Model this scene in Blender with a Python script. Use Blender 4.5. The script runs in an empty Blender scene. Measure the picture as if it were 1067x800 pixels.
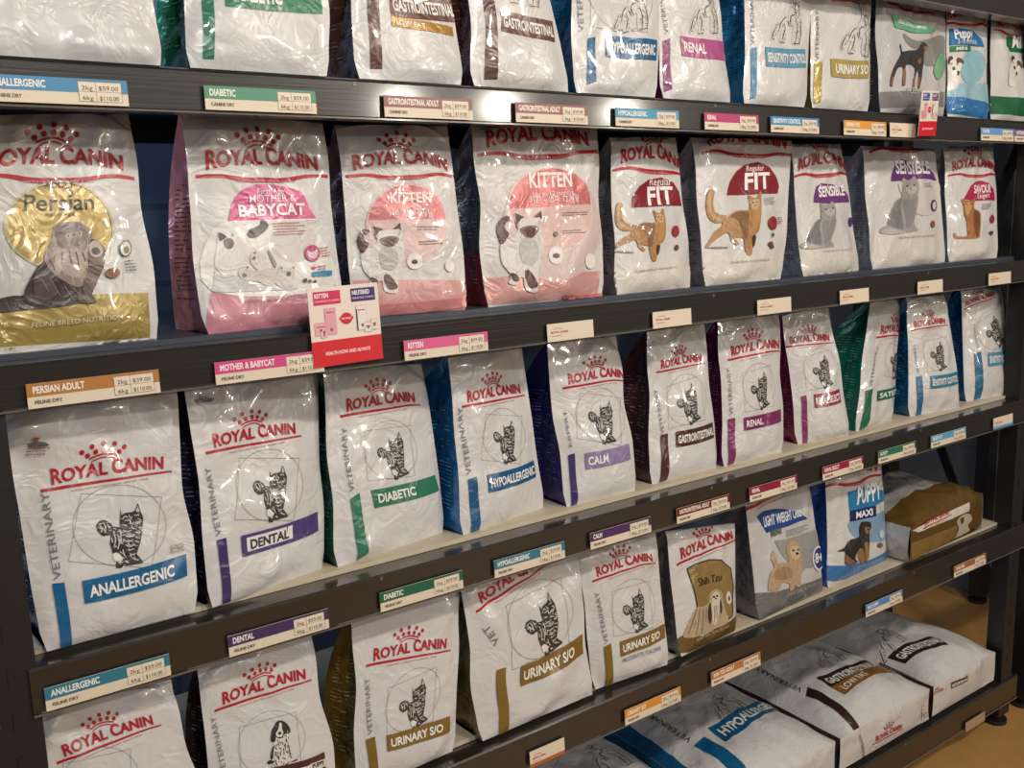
import bpy, math, random
import numpy as np
from mathutils import Vector, Matrix
from mathutils.geometry import tessellate_polygon

# ------------------------------------------------------------ camera, world, lights, exposure
SC = bpy.context.scene
COL = SC.collection
cam = bpy.data.cameras.new('camera'); cam_o = bpy.data.objects.new('camera', cam); COL.objects.link(cam_o)
cam.sensor_width = 36; cam.lens = 1000/1067*36; cam.clip_start = .05
cam_o.matrix_world = Matrix(((0.80616981, 0.12602726, -0.57810671, 0), (-0.59102923, 0.1255607, -0.79681803, -1.3),
                             (-0.02783331, 0.9840486, 0.17570904, 1.56), (0, 0, 0, 1)))
SC.camera = cam_o
SC.view_settings.view_transform = 'Standard'; SC.view_settings.look = 'None'
SC.view_settings.gamma = 1; SC.view_settings.use_curve_mapping = False
SC.view_settings.exposure = -0.34
world = bpy.data.worlds.new('world'); SC.world = world; world.use_nodes = True
bg = world.node_tree.nodes['Background']; bg.inputs[0].default_value = (.95, .90, .84, 1); bg.inputs[1].default_value = .10

def area(name, loc, target, size, power, color, shape='DISK', size_y=None):
    l = bpy.data.lights.new(name, 'AREA'); l.shape = shape; l.size = size
    if size_y: l.size_y = size_y
    l.energy = power; l.color = color
    o = bpy.data.objects.new(name, l); COL.objects.link(o); o.location = loc
    o.rotation_euler = (Vector(target)-Vector(loc)).to_track_quat('-Z', 'Y').to_euler()
    return o
WARM = (1.0, .90, .77); NEUT = (1.0, .95, .88); COOL = (.62, .78, 1.0)
area('ceiling_spot', (0.2, -2.0, 3.0), (.6, 0, .9), .13, 25, NEUT)
area('ceiling_spot', (1.5, -1.9, 3.0), (1.5, 0, .9), .13, 23, WARM)
area('ceiling_spot', (2.9, -2.0, 3.0), (2.4, 0, .9), .13, 20, WARM)
area('ceiling_spot', (0.6, -3.6, 3.1), (.8, 0, .8), .16, 26, NEUT)
area('ceiling_spot', (2.6, -3.6, 3.1), (1.8, 0, .8), .16, 24, WARM)
area('track_spot', (4.00, -5.65, 2.43), (.8, 0, 1.7), .16, 26, WARM)
area('track_spot', (5.00, -5.65, 2.46), (1.0, 0, 1.7), .16, 26, WARM)
area('track_spot', (6.40, -5.65, 2.46), (1.3, 0, 1.7), .16, 22, WARM)
area('rear_fill', (-1.0, .95, 1.9), (1.2, .95, 1.5), .6, 14, COOL)  # added cool fill, brightens the wall gap behind the rack
area('shop_window', (-3.2, -3.2, 1.7), (.8, 0, 1.2), 1.8, 20, COOL, 'RECTANGLE', 2.2)
area('room_bounce', (1.6, -4.8, 2.9), (1.4, 0, 1.0), 4.0, 16, (1.0, .95, .88), 'RECTANGLE', 3.0)

# ------------------------------------------------------------ materials
def lin(c):
    return tuple(((x/255)/12.92 if x/255 <= .04045 else ((x/255+.055)/1.055)**2.4) for x in c)+(1,)
MATS = {}
def nn(nt, t, **k):
    n = nt.nodes.new(t)
    for a, b in k.items():
        if a.startswith('_'): n.inputs[int(a[1:])].default_value = b
        else: setattr(n, a, b)
    return n
def film(color, metal=0.0, rough=.30, bump=.62):
    """glossy plastic film with fine creases; the crease field is shared so print and film crease together"""
    key = ('film', tuple(color), metal, rough, bump)
    if key in MATS: return MATS[key]
    m = bpy.data.materials.new('printed_film'); m.use_nodes = True; nt = m.node_tree
    b = nt.nodes['Principled BSDF']; b.inputs['Base Color'].default_value = lin(color)
    b.inputs['Metallic'].default_value = metal; b.inputs['Roughness'].default_value = rough
    b.inputs['Coat Weight'].default_value = .6; b.inputs['Coat Roughness'].default_value = .07
    g = nn(nt, 'ShaderNodeNewGeometry')
    n1 = nn(nt, 'ShaderNodeTexNoise'); n1.inputs['Scale'].default_value = 8; n1.inputs['Detail'].default_value = 2.5; n1.inputs['Distortion'].default_value = .8
    n2 = nn(nt, 'ShaderNodeTexNoise'); n2.noise_dimensions = '3D'; n2.inputs['Scale'].default_value = 19; n2.inputs['Detail'].default_value = 2.2
    n2.inputs['Distortion'].default_value = 1.6
    a = nn(nt, 'ShaderNodeMath', operation='SUBTRACT', _1=.5); c = nn(nt, 'ShaderNodeMath', operation='ABSOLUTE')
    d = nn(nt, 'ShaderNodeMath', operation='MULTIPLY', _1=-.8); e = nn(nt, 'ShaderNodeMath', operation='ADD')
    bp = nn(nt, 'ShaderNodeBump'); bp.inputs['Strength'].default_value = bump; bp.inputs['Distance'].default_value = .009
    L = nt.links.new
    L(g.outputs['Position'], n1.inputs['Vector']); L(g.outputs['Position'], n2.inputs['Vector'])
    L(n2.outputs[0], a.inputs[0]); L(a.outputs[0], c.inputs[0]); L(c.outputs[0], d.inputs[0]); L(d.outputs[0], e.inputs[0]); L(n1.outputs[0], e.inputs[1])
    L(e.outputs[0], bp.inputs['Height']); L(bp.outputs[0], b.inputs['Normal'])
    MATS[key] = m
    return m
def plain(name, color, rough=.5, metal=0.0, coat=0.0, noise=0.0, nscale=8, stretch=(1, 1, 1), bump=0.0, color2=None):
    key = (name, tuple(color), rough)
    if key in MATS: return MATS[key]
    m = bpy.data.materials.new(name); m.use_nodes = True; nt = m.node_tree; L = nt.links.new
    b = nt.nodes['Principled BSDF']; b.inputs['Base Color'].default_value = lin(color)
    b.inputs['Roughness'].default_value = rough; b.inputs['Metallic'].default_value = metal
    b.inputs['Coat Weight'].default_value = coat; b.inputs['Coat Roughness'].default_value = .10
    if noise or bump:
        g = nn(nt, 'ShaderNodeNewGeometry'); mp = nn(nt, 'ShaderNodeMapping'); mp.inputs['Scale'].default_value = stretch
        t = nn(nt, 'ShaderNodeTexNoise'); t.inputs['Scale'].default_value = nscale; t.inputs['Detail'].default_value = 5
        L(g.outputs['Position'], mp.inputs[0]); L(mp.outputs[0], t.inputs['Vector'])
        if noise:
            mx = nn(nt, 'ShaderNodeMix', data_type='RGBA')
            c2 = color2 or tuple(max(0, x*(1-noise)) for x in color)
            mx.inputs[6].default_value = lin(color); mx.inputs[7].default_value = lin(c2)
            L(t.outputs[0], mx.inputs[0]); L(mx.outputs[2], b.inputs['Base Color'])
        if bump:
            bp = nn(nt, 'ShaderNodeBump'); bp.inputs['Strength'].default_value = bump; bp.inputs['Distance'].default_value = .003
            L(t.outputs[0], bp.inputs['Height']); L(bp.outputs[0], b.inputs['Normal'])
    MATS[key] = m
    return m
def block_wall(color, mortar):
    m = bpy.data.materials.new('painted_blocks'); m.use_nodes = True; nt = m.node_tree; L = nt.links.new
    b = nt.nodes['Principled BSDF']; b.inputs['Roughness'].default_value = .6
    g = nn(nt, 'ShaderNodeNewGeometry'); s = nn(nt, 'ShaderNodeSeparateXYZ'); ad = nn(nt, 'ShaderNodeMath', operation='ADD')
    cb = nn(nt, 'ShaderNodeCombineXYZ'); br = nn(nt, 'ShaderNodeTexBrick')
    L(g.outputs['Position'], s.inputs[0]); L(s.outputs[0], ad.inputs[0]); L(s.outputs[1], ad.inputs[1])
    L(ad.outputs[0], cb.inputs[0]); L(s.outputs[2], cb.inputs[1]); L(cb.outputs[0], br.inputs['Vector'])
    br.inputs['Color1'].default_value = lin(color); br.inputs['Color2'].default_value = lin(tuple(x*.94 for x in color)); br.inputs['Mortar'].default_value = lin(mortar)
    br.inputs['Scale'].default_value = 1; br.inputs['Brick Width'].default_value = .4; br.inputs['Row Height'].default_value = .2; br.inputs['Mortar Size'].default_value = .009
    L(br.outputs[0], b.inputs['Base Color'])
    return m

# ------------------------------------------------------------ mesh helpers
def mesh_obj(name, verts, faces, mats, idx=None, parent=None, loc=(0, 0, 0), smooth=False):
    me = bpy.data.meshes.new(name)
    lo = np.array(loc, float)
    me.from_pydata([tuple(np.asarray(v, float)-lo) for v in verts], [], faces)
    for m in (mats if isinstance(mats, (list, tuple)) else [mats]): me.materials.append(m)
    if idx is not None: me.polygons.foreach_set('material_index', idx)
    if smooth: me.polygons.foreach_set('use_smooth', [True]*len(faces))
    me.update()
    o = bpy.data.objects.new(name, me); COL.objects.link(o)
    if parent: o.parent = parent
    else: o.location = loc
    return o
def boxgeo(V, F, x0, x1, y0, y1, z0, z1, bev=0.0):
    n = len(V)
    if bev <= 0:
        V += [(x0, y0, z0), (x1, y0, z0), (x1, y1, z0), (x0, y1, z0), (x0, y0, z1), (x1, y0, z1), (x1, y1, z1), (x0, y1, z1)]
        F += [tuple(n+i for i in f) for f in ((0, 3, 2, 1), (4, 5, 6, 7), (0, 1, 5, 4), (1, 2, 6, 5), (2, 3, 7, 6), (3, 0, 4, 7))]
        return
    # bevelled along X: octagonal section
    b = bev
    sec = [(y0+b, z0), (y1-b, z0), (y1, z0+b), (y1, z1-b), (y1-b, z1), (y0+b, z1), (y0, z1-b), (y0, z0+b)]
    for x in (x0, x1): V += [(x, y, z) for y, z in sec]
    F.append(tuple(n+i for i in range(7, -1, -1))); F.append(tuple(n+8+i for i in range(8)))
    for i in range(8):
        j = (i+1) % 8; F.append((n+i, n+j, n+8+j, n+8+i))
def box(name, m, parent, x0, x1, y0, y1, z0, z1, bev=0.0, loc=(0, 0, 0)):
    V = []; F = []; boxgeo(V, F, x0, x1, y0, y1, z0, z1, bev)
    return mesh_obj(name, V, F, m, None, parent, loc)
def beam(name, m, parent, p, q, w, d, loc):
    """flat bar of section w x d from p to q in a plane of constant x"""
    p = Vector(p); q = Vector(q); t = (q-p).normalized(); s = t.cross(Vector((1, 0, 0))).normalized()
    V = []
    for e in (p, q):
        for a, b in ((-1, -1), (1, -1), (1, 1), (-1, 1)): V.append(tuple(e+Vector((a*w/2, 0, 0))+s*b*d/2))
    F = [(0, 1, 2, 3), (7, 6, 5, 4), (0, 4, 5, 1), (1, 5, 6, 2), (2, 6, 7, 3), (3, 7, 4, 0)]
    return mesh_obj(name, V, F, m, None, parent, loc)
def empty(name, loc, label, cat, group=None):
    o = bpy.data.objects.new(name, None); COL.objects.link(o); o.location = loc; o.empty_display_size = .05
    o['label'] = label; o['category'] = cat
    if group: o['group'] = group
    return o

# ------------------------------------------------------------ flat lettering and drawing, later laid onto curved sheets
TEXTS = {}
def text2d(s, bold=0):
    key = (s, bold)
    if key in TEXTS: return TEXTS[key]
    cu = bpy.data.curves.new('lettering', 'FONT'); cu.body = s; cu.size = 1; cu.resolution_u = 3; cu.offset = .030 if bold else .004
    o = bpy.data.objects.new('lettering', cu); COL.objects.link(o)
    bpy.context.view_layer.update()
    dg = bpy.context.evaluated_depsgraph_get()
    me = bpy.data.meshes.new_from_object(o.evaluated_get(dg), depsgraph=dg)
    V = [(v.co.x, v.co.y) for v in me.vertices]; F = [tuple(p.vertices) for p in me.polygons]
    bpy.data.objects.remove(o); bpy.data.curves.remove(cu); bpy.data.meshes.remove(me)
    if not V: return ([], [], 1)
    x0 = min(v[0] for v in V); x1 = max(v[0] for v in V); w = x1-x0
    cap = .73/w
    V = [((x-x0)/w, y/w) for x, y in V]
    TEXTS[key] = (V, F, cap)
    return TEXTS[key]
def smoothed(pts, n=4):
    out = []; N = len(pts)
    for i in range(N):
        p0, p1, p2, p3 = (np.array(pts[(i+k-1) % N]) for k in range(4))
        for j in range(n):
            t = j/n
            out.append(tuple(.5*((2*p1)+(-p0+p2)*t+(2*p0-5*p1+4*p2-p3)*t*t+(-p0+3*p1-3*p2+p3)*t**3)))
    return out
def refine(V, F, thr=.0056):
    """split faces until no edge is longer than thr; both sides of an edge split alike"""
    V = list(V); mid = {}; out = []; stack = []
    for f in F:
        big = max(math.hypot(V[f[i]][0]-V[f[i-1]][0], V[f[i]][1]-V[f[i-1]][1]) for i in range(len(f))) > thr
        if not big: out.append(tuple(f))
        else: stack += [(f[0], f[i], f[i+1]) for i in range(1, len(f)-1)]
    while stack:
        t = stack.pop(); L = [math.hypot(V[t[a]][0]-V[t[a-2]][0], V[t[a]][1]-V[t[a-2]][1]) for a in (0, 1, 2)]
        k = L.index(max(L))
        if L[k] <= thr or len(V) > 40000: out.append(t); continue
        a, b, c = t[k], t[k-2], t[k-1]
        e = (min(a, b), max(a, b))
        if e not in mid:
            V.append(((V[a][0]+V[b][0])/2, (V[a][1]+V[b][1])/2)); mid[e] = len(V)-1
        m = mid[e]; stack += [(a, m, c), (m, b, c)]
    return V, out
def tri_poly(pts):
    P = [Vector((p[0], p[1], 0)) for p in pts]
    return [(p.x, p.y) for p in P], [tuple(t) for t in tessellate_polygon([P])]
def vnoise(x, y, seed):
    xi = np.floor(x); yi = np.floor(y); fx = x-xi; fy = y-yi
    fx = fx*fx*(3-2*fx); fy = fy*fy*(3-2*fy)
    def h(a, b):
        s = np.sin(a*127.1+b*311.7+seed*74.7)*43758.5453
        return s-np.floor(s)
    return (h(xi, yi)*(1-fx)+h(xi+1, yi)*fx)*(1-fy)+(h(xi, yi+1)*(1-fx)+h(xi+1, yi+1)*fx)*fy

class Surface:
    """Slightly puffed and creased sheet between four corners (bottom-left, bottom-right, top-left, top-right)."""
    def __init__(s, c, bulge, seed, lying=False, end=False, crease=1.0):
        c = [np.array(p, float) for p in c]
        s.c = c
        s.W = (np.linalg.norm(c[1]-c[0])+np.linalg.norm(c[3]-c[2]))/2
        s.H = (np.linalg.norm(c[2]-c[0])+np.linalg.norm(c[3]-c[1]))/2
        s.nu = max(16, int(s.W/0.0062)); s.nv = max(8, int(s.H/0.0066))
        n = np.cross(c[1]-c[0], c[2]-c[0]); s.n = n/np.linalg.norm(n)
        s.x = (c[1]-c[0])/np.linalg.norm(c[1]-c[0])
        v, u = np.meshgrid(np.linspace(0, 1, s.nv+1), np.linspace(0, 1, s.nu+1), indexing='ij')
        P = s.flat(u, v)
        X = u*s.W; Y = v*s.H
        bu = 1-np.abs(2*u-1)**3.2
        if lying:
            bv = 1-np.abs(2*v-1)**7
        elif end:
            bv = 1-np.abs(2*v-1)**2.0
        else:
            k = np.clip(v/0.16, 0, 1); bv = (k*(2-k))*(1-0.93*v**1.6)
        edge = np.clip(np.minimum(u, 1-u)/0.06, 0, 1)*np.clip(np.minimum(v, 1-v)/0.05, 0, 1)
        w = (vnoise(X*16, Y*16, seed)-.5)*.0065 + (vnoise(X*34+5, Y*34, seed+1)-.5)*.0026
        top = np.clip((v-.62)/.38, 0, 1) if not lying else .25+0*v
        r1 = 1-np.sqrt((2*vnoise(X*14+Y*9, Y*7-X*5, seed+2)-1)**2+.006)
        r2 = 1-np.sqrt((2*vnoise(X*17-Y*11, Y*8+X*6, seed+3)-1)**2+.006)
        low = np.clip((.13-v)/.13, 0, 1)*(0 if lying else 1)
        cr = (r1**3+r2**3)*(.0026+.0085*top+.006*low)-.0035
        s.D = bulge*bu*bv + edge*crease*(w+cr)
        for _ in range(2):
            s.D[1:-1, 1:-1] = (s.D[1:-1, 1:-1]*4+s.D[:-2, 1:-1]+s.D[2:, 1:-1]+s.D[1:-1, :-2]+s.D[1:-1, 2:])/8
        P = P + s.n*s.D[..., None]
        # sides waver in and out a little
        wob = (vnoise(0*Y+seed, Y*11, seed+7)-.5)*.013*np.sin(np.pi*np.clip(v, 0, 1))*crease
        wob2 = (vnoise(0*Y+seed+9, Y*11, seed+8)-.5)*.013*np.sin(np.pi*np.clip(v, 0, 1))*crease
        P = P + s.x*((1-u)*wob+u*wob2)[..., None]
        if not lying and not end:      # top corners slump a little, one more than the other
            h1 = (np.sin(seed*12.9898)*.5+.5)*.022; h2 = (np.sin(seed*78.233)*.5+.5)*.03
            dz = h1*np.clip(1-u*3.2, 0, 1)**2+h2*np.clip(1-(1-u)*3.2, 0, 1)**2
            P[..., 2] -= dz*v**5
            low_ = .006*np.exp(-(np.minimum(u, 1-u)/.05)**2)*np.clip(1-v*12, 0, 1)
            P = P+s.x*(low_*np.sign(.5-u))[..., None]
        s.P = P
    def flat(s, u, v):
        u = u[..., None]; v = v[..., None]; c = s.c
        return (c[0]*(1-u)+c[1]*u)*(1-v)+(c[2]*(1-u)+c[3]*u)*v
    def at(s, u, v, off=0.0, clamp=True):
        u = np.asarray(u, float); v = np.asarray(v, float)
        if clamp: u = np.clip(u, 0.0, 1.0); v = np.clip(v, 0.0, 1.0)
        a = u*s.nu; b = v*s.nv
        i = np.clip(np.floor(a).astype(int), 0, s.nu-1); j = np.clip(np.floor(b).astype(int), 0, s.nv-1)
        fa = (a-i)[..., None]; fb = (b-j)[..., None]
        P = s.P
        q = (P[j, i]*(1-fa)+P[j, i+1]*fa)*(1-fb)+(P[j+1, i]*(1-fa)+P[j+1, i+1]*fa)*fb
        return q+s.n*off
ART = {
    'tabby': [('poly',(52,49,47),[(-0.255,0.888),(-0.223,0.78),(-0.166,0.821),(-0.067,0.847),(-0.025,0.878),(-0.0,1.0),(0.07,0.863),(0.118,0.776),(0.122,0.67),(0.119,0.577),(0.119,0.447),(0.099,0.314),(0.084,0.209),(0.209,0.105),(0.204,0.081),(0.11,0.057),(0.025,0.036),(-0.045,0.011),(-0.069,0.039),(-0.089,-0.019),(-0.174,-0.033),(-0.197,0.077),(-0.268,0.198),(-0.326,0.321),(-0.338,0.462),(-0.38,0.445),(-0.452,0.432),(-0.533,0.492),(-0.564,0.578),(-0.53,0.653),(-0.447,0.674),(-0.348,0.629),(-0.33,0.592),(-0.259,0.587),(-0.21,0.593),(-0.227,0.669),(-0.235,0.76)],0),('fur',(222,219,212),[-245,526,-208,525,-181,502,-182,76,-151,84,-119,75,-122,732,-90,722,-69,698,62,611,87,626,118,625,71,601,100,594,117,569,-188,354,-161,354,-136,336,1,358,24,358,46,347,-161,206,-141,206,-122,197,31,699,58,713,89,711,-92,661,-66,672,-40,662,-156,371,-139,380,-122,379,-163,47,-129,63,-90,57,-307,563,-284,563,-262,548,-172,746,-141,761,-107,754,-168,82,-142,103,-105,104,-78,259,-50,270,-22,265,48,567,76,568,101,549,-246,296,-220,291,-200,272,-103,496,-75,493,-54,478,-44,586,-23,596,0,593,-165,695,-136,709,-106,704,-517,537,-493,543,-467,530,-312,498,-286,514,-258,509,-5,674,25,683,56,676,-464,525,-431,521,-406,498,-73,72,-44,75,-16,62,-505,557,-467,551,-439,526,-139,137,-109,137,-83,122,-183,81,-144,64,-122,28,-107,717,-75,705,-59,678,-18,188,5,174,16,152,-179,508,-156,526,-129,529,-55,613,-26,606,-6,582,25,148,57,139,83,113,24,685,50,688,74,678,-486,559,-457,544,-441,515,-533,584,-510,612,-472,622,-216,393,-189,393,-164,377,-80,363,-53,348,-36,318,-401,576,-372,585,-346,577],0.0114),('fur',(176,171,164),[-170,226,-142,211,-125,184,-6,634,22,630,45,609,-109,323,-79,340,-45,333,-27,462,1,481,34,479,1,709,31,691,50,659,-305,437,-283,460,-254,469,-35,399,-9,391,7,370,-91,502,-54,504,-24,483,-27,661,11,660,42,640,-457,606,-433,632,-397,641,-82,313,-57,326,-26,324,-443,592,-425,586,-410,570,-200,94,-175,117,-141,121,-83,404,-61,407,-44,393,-465,646,-426,638,-401,612,20,202,48,187,66,158,-54,321,-34,339,-7,345,-16,602,23,593,54,562,-266,270,-241,284,-213,279,-117,512,-97,514,-79,503,-77,592,-48,601,-22,591,-155,404,-136,393,-124,374,-237,452,-200,446,-172,421,-547,539,-525,559,-496,560,23,327,54,338,86,328,-91,709,-67,722,-41,720,-376,517,-348,533,-318,531,-34,206,-4,207,22,192,-71,645,-41,630,-26,601,-239,542,-200,544,-168,522,-267,294,-229,298,-193,278,-216,167,-186,178,-152,169,16,397,51,413,93,407,57,716,80,721,104,713,-40,513,-12,508,10,487,-27,875,6,885,40,873,15,896,37,891,51,871,41,441,71,460,107,458,-192,351,-172,366,-143,369,-183,476,-158,474,-139,458,-319,356,-300,358,-281,349,-204,606,-175,633,-133,641,-89,507,-50,517,-14,505,-231,713,-202,727,-174,723,5,855,33,845,49,823,29,552,61,542,83,519],0.0114),('fur',(26,24,24),[-229,143,-204,140,-183,124,14,524,43,519,62,498,-330,522,-295,526,-264,511,-147,105,-123,120,-93,118,-88,622,-52,608,-28,574,24,205,48,197,67,178,-61,308,-39,310,-17,297,-65,185,-37,183,-12,168,-197,772,-170,763,-153,736,-119,85,-89,85,-63,70,-53,161,-28,148,-14,126,4,879,22,900,48,906,-102,51,-84,60,-63,57,-174,265,-138,255,-110,227,41,104,77,92,101,64,-450,645,-430,648,-411,637,-477,645,-441,631,-419,597,-107,654,-72,656,-42,636,-68,255,-30,256,4,234,-449,486,-428,511,-396,517,-276,507,-249,518,-224,513,-43,244,-12,266,29,265,-90,539,-67,539,-48,522,22,426,61,417,90,391,2,382,24,390,50,385,-243,483,-223,503,-194,511,8,713,37,737,72,744,-89,279,-65,271,-49,249,-3,656,30,676,72,675,-168,715,-142,745,-102,752,49,455,84,459,114,441,-265,312,-230,308,-204,282,-313,424,-293,441,-269,444,2,497,26,481,36,459,-119,265,-102,280,-77,280,-154,688,-135,680,-123,660,-199,720,-169,742,-134,743,-105,107,-75,115,-40,106,-74,190,-50,182,-33,163],0.0114),('poly',(222,219,212),[(-0.259,0.173),(-0.195,0.2),(-0.106,0.124),(-0.119,0.085),(-0.171,0.074),(-0.222,0.079)],1),('poly',(195,190,182),[(-0.242,0.856),(-0.189,0.805),(-0.213,0.781)],0),('poly',(195,190,182),[(0.002,0.961),(0.049,0.866),(-0.009,0.864)],0),('stroke',(212,208,200),[(-0.194,0.72),(-0.174,0.759),(-0.142,0.779)],0.0129),('stroke',(212,208,200),[(-0.112,0.801),(-0.07,0.746),(-0.059,0.779)],0.0129),('stroke',(212,208,200),[(-0.034,0.798),(0.019,0.812),(0.053,0.797)],0.0129),('stroke',(212,208,200),[(-0.183,0.643),(-0.138,0.622),(-0.112,0.635)],0.0129),('stroke',(212,208,200),[(-0.013,0.694),(0.035,0.679),(0.075,0.699)],0.0129),('stroke',(212,208,200),[(-0.09,0.704),(-0.042,0.659),(-0.024,0.704)],0.0129),('stroke',(212,208,200),[(0.031,0.758),(0.091,0.738)],0.0129),('stroke',(212,208,200),[(-0.169,0.558),(-0.102,0.537),(-0.04,0.565)],0.0155),('stroke',(212,208,200),[(-0.158,0.495),(-0.072,0.463),(0.016,0.504)],0.0155),('stroke',(212,208,200),[(-0.154,0.417),(-0.076,0.387),(-0.0,0.424)],0.0155),('stroke',(212,208,200),[(-0.106,0.334),(-0.039,0.31),(0.034,0.359)],0.0155),('stroke',(212,208,200),[(0.012,0.545),(0.069,0.535),(0.098,0.559)],0.0155),('stroke',(212,208,200),[(0.027,0.468),(0.092,0.454)],0.0155),('stroke',(212,208,200),[(0.032,0.406),(0.09,0.391)],0.0155),('stroke',(212,208,200),[(-0.049,0.247),(0.03,0.286)],0.0155),('stroke',(212,208,200),[(-0.002,0.184),(0.067,0.217)],0.0155),('stroke',(212,208,200),[(-0.301,0.51),(-0.26,0.393),(-0.267,0.276)],0.0155),('stroke',(212,208,200),[(-0.241,0.485),(-0.201,0.361),(-0.204,0.251)],0.0155),('stroke',(212,208,200),[(-0.319,0.413),(-0.298,0.345)],0.0155),('stroke',(212,208,200),[(-0.523,0.603),(-0.479,0.542),(-0.483,0.48)],0.0155),('stroke',(212,208,200),[(-0.471,0.635),(-0.43,0.568),(-0.424,0.481)],0.0155),('stroke',(212,208,200),[(-0.406,0.617),(-0.368,0.549)],0.0155),('stroke',(212,208,200),[(-0.05,0.092),(-0.004,0.066)],0.0155),('stroke',(212,208,200),[(0.045,0.148),(0.133,0.116)],0.0155),('stroke',(212,208,200),[(-0.132,0.264),(-0.103,0.189),(-0.059,0.137)],0.0155),('stroke',(212,208,200),[(-0.22,0.565),(-0.189,0.465),(-0.178,0.337)],0.0155)],
    'orange': [('poly',(192,138,78),[(-0.507,0.997),(-0.57,0.975),(-0.592,0.881),(-0.602,0.682),(-0.547,0.547),(-0.416,0.488),(-0.283,0.491),(-0.303,0.441),(-0.443,0.363),(-0.516,0.287),(-0.614,0.163),(-0.648,0.114),(-0.598,0.105),(-0.54,0.159),(-0.422,0.238),(-0.21,0.337),(-0.144,0.305),(-0.106,0.219),(0.007,0.156),(0.066,0.172),(0.033,0.208),(-0.051,0.269),(0.042,0.27),(0.145,0.259),(0.21,0.099),(0.276,0.007),(0.369,0.008),(0.389,0.102),(0.446,0.179),(0.445,0.331),(0.538,0.412),(0.587,0.645),(0.586,0.903),(0.555,1.024),(0.49,0.919),(0.407,0.914),(0.301,0.948),(0.321,0.841),(0.313,0.724),(0.205,0.7),(0.016,0.684),(-0.156,0.611),(-0.28,0.61),(-0.408,0.649),(-0.463,0.759),(-0.456,0.882),(-0.448,0.961)],1),('fur',(214,168,112),[-93,597,-58,561,-59,516,552,562,575,530,558,496,332,435,373,403,379,363,-49,250,-2,225,23,189,-551,950,-535,921,-541,891,-379,548,-330,535,-302,500,-193,452,-156,440,-131,415,19,621,60,609,84,582,-151,358,-131,328,-134,296,137,549,165,522,165,489,260,643,297,630,308,602,-218,578,-181,559,-163,527,378,740,423,716,439,679,-560,775,-522,736,-521,686,282,587,341,559,358,511,299,181,345,162,368,129,-313,433,-275,411,-261,376,-422,612,-407,592,-411,567,434,637,461,604,454,565,-15,622,38,591,61,544,-11,577,34,563,61,534,-585,819,-535,800,-506,763],0.0126),('fur',(172,118,62),[-54,396,7,375,42,330,-498,707,-469,670,-475,628,-121,293,-75,267,-57,227,-26,332,-1,305,2,272,81,391,131,367,151,327,257,527,307,509,334,471,-228,521,-182,509,-152,477,469,862,500,828,494,787,-577,722,-562,703,-560,681,291,153,316,118,308,83,-579,847,-556,812,-563,775,-522,810,-504,780,-510,746,511,915,547,870,543,819,346,292,375,268,381,240,244,357,281,333,299,301,-219,519,-204,494,-208,464,-157,405,-132,385,-125,358,362,272,404,249,413,214,351,663,385,618,371,566,-368,384,-349,342,-363,294,-439,336,-404,324,-386,301,179,230,204,193,193,153,40,468,64,451,68,426,245,145,297,116,316,73,-573,213,-544,203,-525,183,-563,765,-541,738,-545,708,169,520,194,477,179,432,274,508,306,486,319,455,255,700,267,659,244,617,332,849,352,817,336,777,285,333,324,289,320,239,-255,605,-221,596,-200,574,-190,350,-154,338,-134,313,-402,381,-391,356,-400,329],0.0126),('fur',(200,150,90),[214,346,271,323,301,283,388,844,439,810,449,759,221,683,243,637,221,585,485,576,534,553,557,516,65,476,101,465,118,440,262,227,331,204,364,162,159,355,188,333,192,305,117,596,150,585,167,562,394,256,420,227,416,194,-294,426,-265,406,-258,376,-529,751,-516,719,-531,684,262,225,308,193,319,151,208,463,236,418,226,370,196,695,223,675,226,647,-204,482,-190,445,-204,407,-159,582,-123,562,-107,530,169,312,235,291,275,247,169,591,189,566,188,538,361,477,393,435,389,386,289,432,325,412,340,385,202,685,220,659,211,628,-29,504,-2,472,-2,432,295,534,337,499,340,451,-491,739,-469,697,-483,655],0.0126),('poly',(215,172,120),[(-0.503,0.975),(-0.559,0.943),(-0.566,0.757),(-0.511,0.585),(-0.38,0.524),(-0.297,0.54),(-0.41,0.587),(-0.498,0.684),(-0.506,0.857)],1),('poly',(148,100,55),[(-0.023,0.657),(0.162,0.677),(0.282,0.657),(0.257,0.527),(0.239,0.274),(0.137,0.284),(0.093,0.422),(0.005,0.545),(-0.126,0.579)],1),('poly',(222,180,128),[(0.357,0.855),(0.531,0.888),(0.527,0.76),(0.462,0.713),(0.374,0.74)],1),('poly',(205,150,85),[(0.375,0.662),(0.554,0.722),(0.508,0.462),(0.402,0.379),(0.346,0.479)],1),('poly',(60,48,40),[(0.363,0.307),(0.443,0.293),(0.425,0.184),(0.384,0.127),(0.354,0.227)],1),('disc',(60,80,50),(0.399,0.831),(0.421,0.832),(0.399,0.844)),('disc',(60,80,50),(0.488,0.843),(0.509,0.844),(0.487,0.855)),('disc',(120,70,50),(0.449,0.787),(0.468,0.788),(0.449,0.798)),('poly',(130,125,122),[(-0.648,0.109),(-0.407,0.125),(-0.154,0.114),(-0.407,0.095)],1)],
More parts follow.
